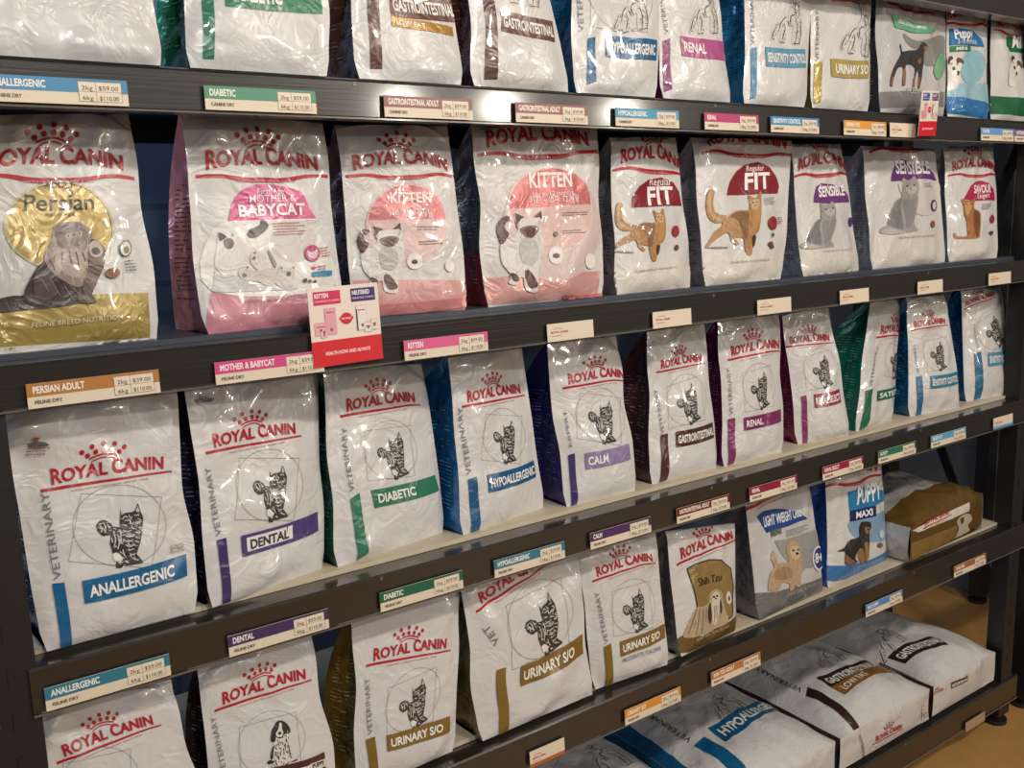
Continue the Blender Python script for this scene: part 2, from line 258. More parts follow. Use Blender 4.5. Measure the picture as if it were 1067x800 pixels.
    'greycat': [('poly',(158,154,152),[(0.047,0.972),(0.023,0.801),(0.015,0.696),(0.033,0.647),(-0.136,0.544),(-0.243,0.377),(-0.331,0.188),(-0.347,0.097),(-0.517,0.012),(-0.544,-0.062),(-0.386,-0.079),(-0.145,-0.058),(0.154,0.018),(0.308,0.047),(0.398,0.077),(0.539,0.111),(0.44,0.189),(0.428,0.267),(0.531,0.469),(0.596,0.665),(0.569,0.793),(0.595,0.901),(0.577,1.019),(0.481,1.105),(0.393,1.037),(0.192,0.981),(0.114,0.989)],1),('fur',(172,168,166),[-44,573,-27,532,-50,488,-61,101,-40,70,-54,29,230,808,247,773,214,733,529,732,561,708,563,674,436,578,442,555,430,529,281,314,317,288,322,249,342,558,366,527,350,487,55,367,87,349,89,320,-245,341,-218,321,-212,294,293,646,319,632,320,609,21,233,31,211,17,186,133,979,193,954,207,910,160,794,182,771,171,738,-213,161,-176,132,-171,92,-276,87,-273,64,-284,43,-263,188,-242,150,-256,105,-237,270,-233,232,-257,196,-18,222,-19,175,-70,126,-44,125,-7,93,-9,51,182,321,204,292,196,254,515,672,528,639,510,602,233,566,247,537,220,501,339,680,364,658,366,632,107,772,150,749,150,713,-53,100,-53,68,-78,39,-148,95,-143,67,-160,41,274,324,279,295,253,263],0.0116),('fur',(140,136,134),[29,250,27,213,-10,177,-213,271,-198,227,-224,180,-48,77,-21,57,-24,25,374,897,369,859,322,821,32,839,54,809,41,773,79,160,88,119,46,72,233,558,266,540,268,509,472,801,478,771,454,738,368,511,398,489,395,451,324,464,321,432,288,397,272,586,290,549,267,503,408,767,432,727,408,684,-111,321,-60,293,-54,250,532,748,531,700,490,654,30,296,51,276,50,247,77,574,113,560,111,537,186,395,180,363,145,328,143,869,176,855,179,829,502,976,500,952,484,928,216,607,242,586,233,556,433,640,459,613,448,579,-87,121,-87,95,-112,68,-32,145,-30,108,-62,70,429,703,446,656,411,605,-144,304,-114,280,-118,243,191,577,208,557,192,530,285,684,317,656,310,621,-141,46,-144,14,-167,-11,-98,78,-94,39,-121,-1,439,993,445,970,431,944,395,414,420,383,403,337,275,518,271,493,244,465],0.0116),('fur',(128,124,124),[306,672,323,644,305,609,349,530,348,500,320,469,-220,137,-189,100,-199,52,356,172,362,131,333,84,-204,390,-200,352,-227,312,-91,237,-64,215,-71,183,76,826,77,792,45,756,52,112,65,79,42,42,189,188,188,157,157,126,483,1016,511,996,511,964,495,874,527,849,537,811,391,456,396,419,366,377,-296,136,-276,107,-283,73,252,743,282,707,262,664,-232,283,-229,251,-250,220,232,587,268,572,271,546,81,176,108,154,105,122,-334,139,-330,117,-347,97,331,535,324,489,275,444,-116,550,-91,526,-93,492,240,327,279,293,274,244,257,612,267,585,253,556,454,516,459,469,419,420,371,464,388,439,376,405,-80,540,-43,517,-34,483,451,849,493,820,503,777,169,316,170,287,146,255,430,784,475,752,483,703,-224,29,-225,5,-242,-15,26,288,29,255,-1,222,90,810,155,786,182,745],0.0116),('poly',(122,119,120),[(0.034,0.634),(-0.115,0.535),(-0.224,0.367),(-0.32,0.176),(-0.331,0.086),(-0.158,0.067),(0.052,0.083),(0.059,0.293),(-0.007,0.436)],1),('poly',(178,173,170),[(-0.524,-0.052),(-0.384,0.023),(-0.142,0.036),(0.156,0.032),(-0.146,-0.042),(-0.386,-0.064)],1),('poly',(138,134,134),[(0.121,0.587),(0.396,0.661),(0.546,0.737),(0.475,0.461),(0.39,0.261),(0.208,0.105),(0.154,0.306)],1),('poly',(180,176,172),[(0.14,0.822),(0.355,0.905),(0.517,0.904),(0.477,0.791),(0.343,0.743),(0.18,0.752)],1),('disc',(70,66,60),(0.214,0.873),(0.262,0.883),(0.214,0.888)),('disc',(70,66,60),(0.466,0.936),(0.492,0.94),(0.467,0.953)),('disc',(90,80,80),(0.359,0.857),(0.389,0.863),(0.361,0.868))],
    'abyssinian': [('poly',(194,122,62),[(-0.269,0.991),(-0.195,0.801),(-0.168,0.619),(-0.075,0.438),(-0.031,0.22),(-0.013,0.092),(-0.167,0.045),(-0.405,0.068),(-0.472,0.15),(-0.525,0.114),(-0.488,0.018),(-0.332,-0.006),(0.39,0.011),(0.463,0.184),(0.576,0.6),(0.498,0.711),(0.286,0.78),(0.292,0.89),(0.357,1.075),(0.162,0.977),(-0.103,0.964)],1),('fur',(214,150,92),[-52,643,-27,582,-61,515,232,384,283,325,275,258,167,933,163,862,92,801,563,589,562,536,512,491,-99,840,-62,775,-95,701,-21,963,-9,923,-42,881,152,649,163,609,136,571,440,312,463,270,446,225,-8,275,10,242,1,206,-87,829,-68,760,-114,701,147,836,176,789,153,744,36,114,63,81,57,40,310,155,320,89,272,33,126,736,166,675,138,608,406,661,411,594,341,528],0.0183),('fur',(168,100,48),[245,155,245,99,203,55,409,732,426,677,382,627,-14,195,30,147,25,92,-75,738,-37,673,-73,603,-81,731,-44,684,-52,625,60,205,79,140,41,77,191,620,208,588,192,550,23,195,46,154,30,110,-50,698,-18,659,-26,619,79,585,83,533,36,492,266,470,273,421,232,376,216,606,244,544,204,480,432,673,432,606,352,544,-6,341,29,304,26,260,54,617,85,585,77,548,113,860,200,805,213,732,25,532,29,480,-10,432,4,495,77,437,74,359,-79,595,-35,552,-35,501,175,342,211,276,174,209,263,221,287,162,257,103,493,700,498,648,451,603,109,456,118,415,80,374,27,598,38,536,-16,476,179,413,225,376,229,324],0.0183),('poly',(132,78,36),[(0.329,0.726),(0.526,0.619),(0.463,0.184),(0.347,0.029),(0.252,0.258),(0.227,0.517)],1),('poly',(224,168,112),[(-0.135,0.893),(0.158,0.903),(0.087,0.699),(-0.067,0.584),(-0.137,0.748)],1),('disc',(50,50,40),(-0.099,0.869),(-0.068,0.87),(-0.099,0.883)),('disc',(50,50,40),(0.12,0.883),(0.157,0.884),(0.12,0.897))],
    'kitten': [('poly',(212,207,201),[(-0.223,0.94),(-0.188,0.79),(-0.148,0.699),(-0.248,0.595),(-0.362,0.562),(-0.383,0.42),(-0.353,0.257),(-0.252,0.145),(-0.236,0.076),(-0.259,0.009),(-0.144,-0.006),(-0.105,0.084),(-0.041,0.088),(-0.023,-0.03),(0.056,-0.088),(0.191,-0.077),(0.215,-0.011),(0.219,0.206),(0.288,0.405),(0.3,0.653),(0.258,0.747),(0.262,0.867),(0.23,1.025),(0.11,0.914),(-0.057,0.883)],1),('fur',(196,190,184),[-69,536,-54,502,-64,465,-180,829,-152,797,-156,753,-81,870,-76,847,-90,823,-50,176,-39,157,-46,135,32,744,50,722,45,695,-186,116,-154,97,-137,65,-215,56,-212,37,-219,18,-216,154,-194,120,-198,83,-188,239,-186,206,-205,176,-65,165,-69,122,-97,86,241,415,266,401,275,377,28,746,28,705,-1,667,-15,570,14,559,24,533,-21,757,-5,722,-18,685,197,835,210,796,191,758,120,597,141,582,144,558,-188,543,-176,507,-194,472,-238,522,-230,483,-247,444],0.0108),('fur',(226,222,216),[-105,752,-79,738,-71,715,204,946,222,915,215,878,263,598,263,561,238,528,-148,90,-129,58,-133,23,-93,628,-71,593,-76,552,-265,371,-263,333,-287,301,61,482,86,467,97,444,-282,566,-243,548,-218,512,123,473,151,451,160,417,207,717,206,680,178,645,-162,456,-128,442,-110,413,122,378,125,352,107,326,84,508,101,473,89,436,170,681,188,646,174,608,-340,408,-325,372,-333,331,219,428,216,398,196,370,-123,275,-90,252,-77,217,255,649,247,606,214,570,-44,239,-25,221,-23,197,-5,523,11,511,15,489,52,324,49,297,27,271,15,821,41,810,50,789,199,883,202,864,189,846,57,539,72,519,72,492,174,546,194,524,192,496,-176,264,-183,230,-208,200,187,882,202,845,183,807,-112,331,-98,311,-102,287,153,571,164,535,147,499,2,65,4,34,-15,6,24,469,21,432,-6,401,-140,264,-119,242,-114,214,54,363,73,347,81,324,95,606,117,584,116,552,-224,294,-223,256,-247,221,-117,844,-107,804,-125,766,150,907,159,886,152,866],0.0108),('fur',(184,178,172),[101,280,135,254,141,219,-161,824,-140,793,-145,757,-92,681,-86,648,-107,618,244,413,263,391,260,366,-7,237,19,206,20,167,-99,625,-72,602,-66,572,134,689,155,654,142,616,-113,188,-94,170,-91,144,-177,801,-135,782,-114,748,75,287,86,264,80,240,53,153,61,125,48,97,-11,787,-8,756,-28,729,-25,46,-14,18,-23,-11,61,113,60,86,38,61,204,779,242,764,262,735,160,362,170,332,159,299,-235,104,-216,82,-215,53,-344,458,-323,443,-315,417,61,513,84,503,92,482,-149,326,-125,294,-127,256,-130,404,-134,373,-160,344,-18,493,-17,458,-40,424,90,-34,124,-50,142,-77,-136,162,-128,132,-141,103,236,647,254,609,242,566,81,539,87,515,78,490,192,416,202,375,182,337,145,373,163,353,167,329,-98,500,-65,486,-49,462,-298,218,-280,205,-273,184,-148,448,-145,424,-153,402,173,693,217,669,226,629,-181,195,-152,170,-144,135,-39,232,-40,201,-62,175,158,532,169,509,161,483],0.0108),('poly',(96,48,44),[(-0.267,0.859),(-0.35,0.887),(-0.43,0.822),(-0.456,0.698),(-0.404,0.559),(-0.357,0.511),(-0.29,0.61),(-0.28,0.663),(-0.342,0.717),(-0.339,0.796),(-0.278,0.834)],1),('poly',(92,52,50),[(-0.223,0.937),(-0.052,0.898),(-0.112,0.866),(-0.177,0.779)],0),('poly',(92,52,50),[(0.104,0.921),(0.227,1.025),(0.243,0.898),(0.199,0.931),(0.15,0.912)],0),('poly',(150,118,108),[(-0.121,0.731),(0.02,0.795),(0.178,0.804),(0.207,0.741),(0.107,0.637),(0.027,0.627),(-0.063,0.665)],1),('poly',(98,58,54),[(-0.015,0.762),(0.08,0.786),(0.15,0.734),(0.107,0.646),(0.02,0.641),(-0.016,0.694)],1),('poly',(100,60,56),[(-0.018,0.186),(0.072,0.188),(0.207,0.012),(0.067,-0.036),(-0.007,0.067)],1),('poly',(100,60,56),[(-0.239,0.141),(-0.133,0.117),(-0.118,0.047),(-0.191,0.043)],1),('poly',(182,178,174),[(-0.064,0.612),(0.155,0.613),(0.208,0.446),(0.15,0.296),(-0.028,0.281),(-0.096,0.419)],1),('disc',(60,80,110),(-0.043,0.72),(-0.022,0.723),(-0.044,0.735)),('disc',(60,80,110),(0.146,0.762),(0.168,0.765),(0.144,0.777)),('stroke',(120,80,74),[(-0.004,0.151),(0.056,0.148)],0.0096),('stroke',(120,80,74),[(0.012,0.102),(0.086,0.108)],0.0096),('stroke',(120,80,74),[(0.028,0.05),(0.116,0.065)],0.0096),('stroke',(120,80,74),[(-0.199,0.813),(-0.164,0.769)],0.0096),('stroke',(120,80,74),[(-0.182,0.767),(-0.143,0.733)],0.0096),('stroke',(120,80,74),[(0.221,0.881),(0.205,0.824)],0.0096)],
    'persian': [('poly',(62,53,51),[(-0.676,-0.064),(-0.567,0.011),(-0.451,0.059),(-0.367,0.079),(-0.367,0.174),(-0.319,0.4),(-0.245,0.519),(-0.182,0.761),(0.208,0.837),(0.355,0.761),(0.374,0.572),(0.34,0.402),(0.298,0.233),(0.364,0.137),(0.358,0.099),(0.214,0.081),(0.107,0.037),(-0.021,-0.008),(-0.258,-0.067),(-0.402,-0.106),(-0.522,-0.14),(-0.632,-0.136)],1),('fur',(92,80,74),[-219,439,-201,419,-195,388,190,574,197,521,177,471,190,763,227,757,252,728,-340,71,-292,55,-256,14,228,660,272,645,301,607,-377,-17,-370,-50,-382,-77,151,717,184,691,196,648,99,352,130,329,144,292,-167,704,-167,661,-185,622,360,687,361,646,339,609,226,492,260,468,277,428,-315,-23,-309,-53,-318,-78,-353,53,-307,37,-273,-4,-245,34,-232,2,-234,-32,222,521,247,474,244,419,120,465,170,427,193,367,216,728,253,690,265,638,-101,331,-94,296,-105,268,-21,743,23,722,50,675,-281,154,-270,125,-273,97,-185,351,-137,315,-113,259,-34,684,-23,631,-40,579,-536,21,-503,-8,-486,-49,300,774,341,747,357,695],0.0131),('fur',(46,40,38),[-50,502,-19,467,-8,421,-366,54,-337,15,-332,-34,-261,70,-248,13,-266,-39,88,369,115,360,137,338,-70,592,-48,561,-46,521,-53,218,-17,164,-12,105,107,468,142,454,166,421,121,177,165,155,195,112,227,395,263,342,269,282,-134,572,-117,546,-113,512,167,593,201,562,215,514,-127,598,-76,580,-38,536,-387,25,-353,-24,-346,-80,126,149,130,113,118,79,86,518,101,472,90,427,-45,753,6,729,37,678,138,784,182,745,195,688,-105,85,-73,38,-68,-16,-290,230,-281,200,-289,173,-122,664,-118,610,-137,558,-34,686,-32,649,-48,618],0.0131),('fur',(110,96,88),[-164,258,-109,231,-70,181,305,537,318,485,304,433,-196,302,-172,280,-162,251,-186,630,-162,594,-157,546,-524,-26,-479,-50,-448,-97,277,575,281,513,254,459,-132,188,-102,168,-83,137,-128,405,-104,388,-91,359,-1,276,8,236,-6,200,296,767,313,705,293,641,17,327,38,302,43,268,-312,257,-276,206,-270,148,252,223,268,175,260,128,-43,679,0,665,29,625,-167,625,-120,599,-94,547,-269,287,-235,280,-206,251,205,302,242,272,262,222,138,817,183,791,202,741,33,390,47,335,32,282,-88,538,-57,516,-42,476,57,373,88,369,114,344,246,588,271,568,282,538,160,258,178,218,173,178,182,418,185,379,168,344,191,372,246,339,274,280,273,634,301,610,308,570,99,278,117,226,107,175,155,315,166,282,157,252,-226,137,-214,103,-219,69,-63,624,-26,601,-3,559,-155,734,-116,709,-96,661,-198,496,-143,479,-105,431,-432,-18,-407,-35,-393,-61,256,655,306,638,336,595,-172,118,-153,79,-155,40],0.0131),('fur',(74,64,60),[-545,17,-529,-16,-531,-52,72,429,99,408,112,373,-280,67,-241,27,-227,-26,-35,273,13,245,38,197,51,254,76,225,81,189,68,123,76,83,65,47,281,201,293,163,285,125,-250,195,-233,162,-235,128,85,352,102,295,89,240,-103,386,-66,366,-42,329,30,175,59,156,75,125,28,673,30,622,8,574,-267,208,-227,188,-199,149,-347,139,-313,111,-297,72,69,215,98,197,114,168,178,674,227,665,261,626,304,689,341,667,358,621,199,172,211,134,204,95,154,435,207,407,240,357,17,660,46,633,54,594,230,193,279,169,311,118,-285,220,-246,175,-233,116,-180,352,-159,293,-170,236,-94,304,-69,282,-60,250,-219,120,-177,88,-155,38,105,438,127,395,122,351,130,260,170,249,200,217,284,653,307,625,312,582,8,127,42,80,50,21,135,428,166,386,170,336],0.0131),('poly',(158,138,126),[(-0.198,0.881),(-0.173,0.937),(0.024,1.007),(0.128,0.979),(0.209,0.892),(0.184,0.751),(0.241,0.546),(0.279,0.432),(0.228,0.322),(0.146,0.255),(0.016,0.285),(-0.12,0.344),(-0.236,0.454),(-0.268,0.554),(-0.209,0.701)],1),('fur',(176,156,144),[-25,699,-8,650,-18,594,82,983,91,952,86,921,-17,720,-4,695,-7,664,32,903,48,881,52,855,-29,929,-22,895,-31,861,-202,771,-179,746,-174,708,-155,528,-146,500,-154,472,-20,801,-11,742,-32,687,79,805,100,774,98,730,-52,746,-31,722,-27,688,21,566,38,545,44,517,-73,829,-65,779,-83,726,42,826,52,784,41,738,-96,477,-82,432,-92,388,25,880,53,839,54,787,41,774,65,727,59,671,43,859,51,800,31,742,14,720,39,694,46,658,139,434,170,389,175,334,166,932,180,874,161,816,71,504,89,457,82,405,60,813,76,780,73,742,109,434,143,400,153,354,-130,455,-115,421,-119,383,-157,777,-149,719,-171,660,-232,524,-223,491,-231,458,-90,673,-64,640,-61,597,145,826,170,788,172,740,9,505,39,457,39,399,-26,639,-1,613,7,577,71,820,104,783,115,731],0.0118),('fur',(138,118,108),[-44,845,-23,819,-21,784,-41,767,-19,714,-25,655,-171,565,-160,514,-173,461,59,555,89,518,97,469,121,667,152,633,160,584,166,841,173,789,152,738,-104,758,-74,722,-68,672,-216,654,-198,630,-195,601,128,599,139,558,126,520,87,690,108,643,102,588,139,814,157,767,149,711,-236,585,-212,533,-215,474,199,643,206,599,192,558,-49,512,-13,474,2,421,-37,544,-15,489,-20,433,38,898,58,878,65,844,184,489,197,459,193,426,134,538,157,502,159,460,34,387,57,355,62,314,-46,540,-30,510,-30,476,39,621,54,600,57,570,52,928,85,899,95,849,2,892,36,852,42,793,164,375,188,345,191,308,-19,643,-3,586,-14,530,115,497,133,449,126,397,188,727,199,692,190,655],0.0118),('fur',(196,178,164),[120,532,156,494,165,442,-94,462,-79,406,-94,351,-106,577,-95,523,-111,469,-70,525,-38,480,-30,423,26,381,58,350,71,308,100,779,109,719,89,661,-43,758,-20,722,-19,676,116,818,134,770,127,714,-29,444,-5,417,3,382,-13,726,-2,665,-22,607,100,437,120,401,118,358,-10,955,11,904,6,846,34,664,39,621,26,583,-138,808,-127,780,-127,750,-146,535,-138,491,-153,449,66,328,86,308,96,278,-182,644,-168,587,-183,530,79,805,96,757,88,704,-132,500,-111,480,-102,452,-95,483,-84,445,-91,406,71,681,92,661,100,631,-156,557,-145,530,-151,499,-74,543,-45,500,-41,445,-68,595,-63,550,-77,507,-181,781,-167,748,-172,711,9,673,20,620,3,568,4,800,20,765,18,723,-129,921,-115,883,-124,844,-46,428,-25,387,-27,344,-90,801,-72,780,-68,751,-65,740,-57,715,-62,684,-46,591,-20,566,-11,530,-82,710,-66,677,-71,641,-111,857,-105,807,-125,756,-28,436,-14,405,-19,372,139,397,163,356,164,311,-196,827,-188,785,-200,741,114,406,133,369,132,332,-150,806,-138,773,-143,736,206,628,233,590,236,542,-20,689,5,661,13,622,148,827,165,798,165,763],0.0118),('poly',(190,170,156),[(-0.141,0.66),(-0.045,0.638),(0.082,0.689),(0.147,0.662),(0.183,0.481),(0.096,0.357),(-0.034,0.385),(-0.148,0.497)],1),('poly',(112,98,90),[(-0.18,0.884),(-0.132,0.934),(0.025,0.991),(0.12,0.966),(0.166,0.882),(0.135,0.794),(0.055,0.73),(-0.047,0.665),(-0.131,0.689),(-0.171,0.777)],1),('poly',(140,122,112),[(-0.136,0.771),(-0.035,0.858),(0.069,0.885),(0.138,0.822),(0.067,0.727),(-0.048,0.678)],1),('disc',(214,190,120),(-0.042,0.818),(-0.016,0.823),(-0.044,0.843)),('disc',(20,18,18),(-0.04,0.819),(-0.026,0.821),(-0.041,0.835)),('disc',(214,190,120),(0.075,0.867),(0.101,0.872),(0.074,0.892)),('disc',(20,18,18),(0.073,0.867),(0.087,0.869),(0.072,0.883)),('disc',(60,45,42),(0.018,0.843),(0.036,0.846),(0.017,0.856)),('poly',(112,88,80),[(0.186,0.724),(0.317,0.753),(0.368,0.598),(0.335,0.401),(0.304,0.207),(0.252,0.172),(0.192,0.268),(0.212,0.459)],1),('poly',(178,166,158),[(0.179,0.723),(0.206,0.796),(0.274,0.825),(0.326,0.768),(0.337,0.688),(0.276,0.629),(0.212,0.643)],1),('poly',(70,56,52),[(0.213,0.708),(0.266,0.747),(0.31,0.71),(0.286,0.658),(0.235,0.659)],1),('poly',(104,84,76),[(0.194,0.163),(0.31,0.182),(0.363,0.131),(0.341,0.101),(0.213,0.086),(0.177,0.118)],1),('poly',(84,72,68),[(-0.327,0.334),(-0.244,0.374),(-0.124,0.265),(-0.042,0.15),(-0.132,0.057),(-0.257,0.089)],1),('stroke',(90,78,72),[(-0.139,0.906),(-0.043,0.946)],0.0105),('stroke',(90,78,72),[(-0.085,0.889),(0.029,0.943)],0.0105),('stroke',(90,78,72),[(-0.163,0.833),(-0.094,0.855)],0.0105),('stroke',(90,78,72),[(0.083,0.934),(0.133,0.908)],0.0105),('stroke',(90,78,72),[(-0.023,0.656),(0.017,0.501)],0.0105),('stroke',(90,78,72),[(0.049,0.656),(0.11,0.466)],0.0105),('stroke',(90,78,72),[(-0.09,0.616),(-0.081,0.483)],0.0105),('stroke',(90,78,72),[(-0.209,0.512),(-0.131,0.394)],0.0105),('stroke',(90,78,72),[(0.122,0.657),(0.164,0.558)],0.0105),('stroke',(120,104,96),[(-0.242,0.271),(-0.14,0.159)],0.0131),('stroke',(120,104,96),[(-0.153,0.286),(-0.012,0.129)],0.0131),('stroke',(120,104,96),[(-0.3,0.082),(-0.206,0.071)],0.0131),('stroke',(120,104,96),[(-0.436,0.01),(-0.354,0.035)],0.0131),('stroke',(120,104,96),[(0.005,0.236),(0.138,0.101)],0.0131),('stroke',(120,104,96),[(0.046,0.264),(0.194,0.163)],0.0131)],
    'mother': [('poly',(196,194,196),[(-0.588,0.036),(-0.561,0.245),(-0.508,0.158),(-0.332,0.165),(-0.184,0.112),(0.002,0.061),(0.32,0.014),(0.634,0.024),(0.633,-0.014),(-0.004,-0.061),(-0.583,-0.098)],1),('poly',(226,222,218),[(-0.534,0.77),(-0.54,0.599),(-0.554,0.451),(-0.566,0.304),(-0.52,0.217),(-0.45,0.154),(-0.324,0.19),(-0.277,0.282),(-0.178,0.352),(-0.047,0.472),(0.034,0.603),(0.008,0.718),(-0.119,0.745),(-0.275,0.718),(-0.339,0.782),(-0.431,0.735),(-0.497,0.778)],1),('fur',(212,206,202),[-58,528,-48,501,-56,474,-345,266,-340,234,-354,200,-197,706,-182,695,-178,677,-367,440,-360,411,-371,378,-416,275,-411,257,-417,236,-309,337,-291,320,-285,296,-113,670,-85,647,-76,614,-175,551,-168,531,-173,510,-136,554,-121,542,-115,525,-218,686,-214,657,-226,632,-472,272,-467,243,-479,213,-502,448,-484,437,-475,423,-496,430,-495,410,-503,392,-475,520,-469,500,-474,476,-146,622,-128,602,-125,575,-184,659,-171,639,-170,612,-374,295,-345,281,-331,249,-36,675,-8,662,6,632,-404,323,-383,291,-384,253,-520,317,-500,295,-495,268,-500,480,-499,454,-510,433,-502,226,-479,216,-469,192,-488,534,-458,515,-445,486,-259,704,-234,691,-218,669,-256,505,-243,479,-248,452],0.0121),('fur',(236,232,228),[-486,272,-481,248,-490,227,-124,524,-108,507,-104,483,-293,663,-275,650,-267,627,-383,357,-380,318,-398,282,-306,500,-299,471,-307,443,-353,349,-339,329,-339,305,-263,458,-251,443,-250,423,-243,697,-227,671,-226,644,-478,635,-468,609,-475,582,-264,561,-257,523,-270,487,-445,403,-427,381,-424,348,-40,638,-37,614,-49,589,-367,594,-339,575,-329,546,-209,511,-208,484,-222,460,-381,688,-364,653,-371,617,-482,463,-464,447,-457,423,-373,602,-346,580,-335,543,-318,291,-313,271,-322,250,-476,602,-443,589,-424,561,-431,422,-431,392,-448,368,-171,418,-167,391,-181,367,-497,713,-467,694,-450,660,-237,480,-230,453,-242,426,-79,733,-57,704,-58,667,-436,492,-421,476,-420,452],0.0121),('poly',(84,74,74),[(0.111,1.016),(0.199,0.976),(0.215,0.893),(0.099,0.774),(-0.032,0.712),(-0.104,0.747),(-0.063,0.842),(0.031,0.892),(0.095,0.934)],1),('poly',(90,78,76),[(-0.533,0.753),(-0.461,0.745),(-0.414,0.7),(-0.462,0.662),(-0.507,0.642)],1),('poly',(120,106,100),[(-0.441,0.663),(-0.355,0.692),(-0.3,0.627),(-0.332,0.546),(-0.406,0.541),(-0.447,0.598)],1),('poly',(170,160,150),[(-0.345,0.782),(-0.3,0.731),(-0.335,0.705)],0),('poly',(216,208,200),[(-0.052,0.441),(-0.002,0.522),(0.134,0.483),(0.266,0.371),(0.266,0.28),(0.097,0.24),(-0.028,0.323)],1),('poly',(206,198,192),[(-0.231,0.194),(-0.148,0.294),(0.003,0.241),(0.299,0.288),(0.364,0.2),(0.329,0.07),(0.23,0.004),(0.13,0.061),(0.002,0.085),(-0.154,0.089)],1),('poly',(210,202,196),[(0.414,0.331),(0.453,0.271),(0.547,0.294),(0.634,0.342),(0.627,0.179),(0.609,0.035),(0.538,0.02),(0.413,0.01),(0.33,0.1),(0.364,0.2)],1),('poly',(160,146,138),[(0.216,0.556),(0.27,0.511),(0.356,0.352),(0.331,0.302),(0.272,0.408)],1),('poly',(110,96,92),[(-0.017,0.503),(0.023,0.518),(0.012,0.475)],0),('poly',(110,96,92),[(-0.113,0.301),(-0.071,0.291),(-0.101,0.254)],0),('poly',(110,96,92),[(0.414,0.325),(0.452,0.302),(0.427,0.276)],0),('poly',(110,96,92),[(0.595,0.315),(0.634,0.338),(0.626,0.291)],0),('disc',(120,104,98),(-0.145,0.159),(-0.108,0.161),(-0.144,0.192)),('disc',(120,104,98),(0.54,0.216),(0.576,0.218),(0.541,0.254)),('disc',(140,126,120),(0.001,0.421),(0.026,0.422),(0.0,0.447))],
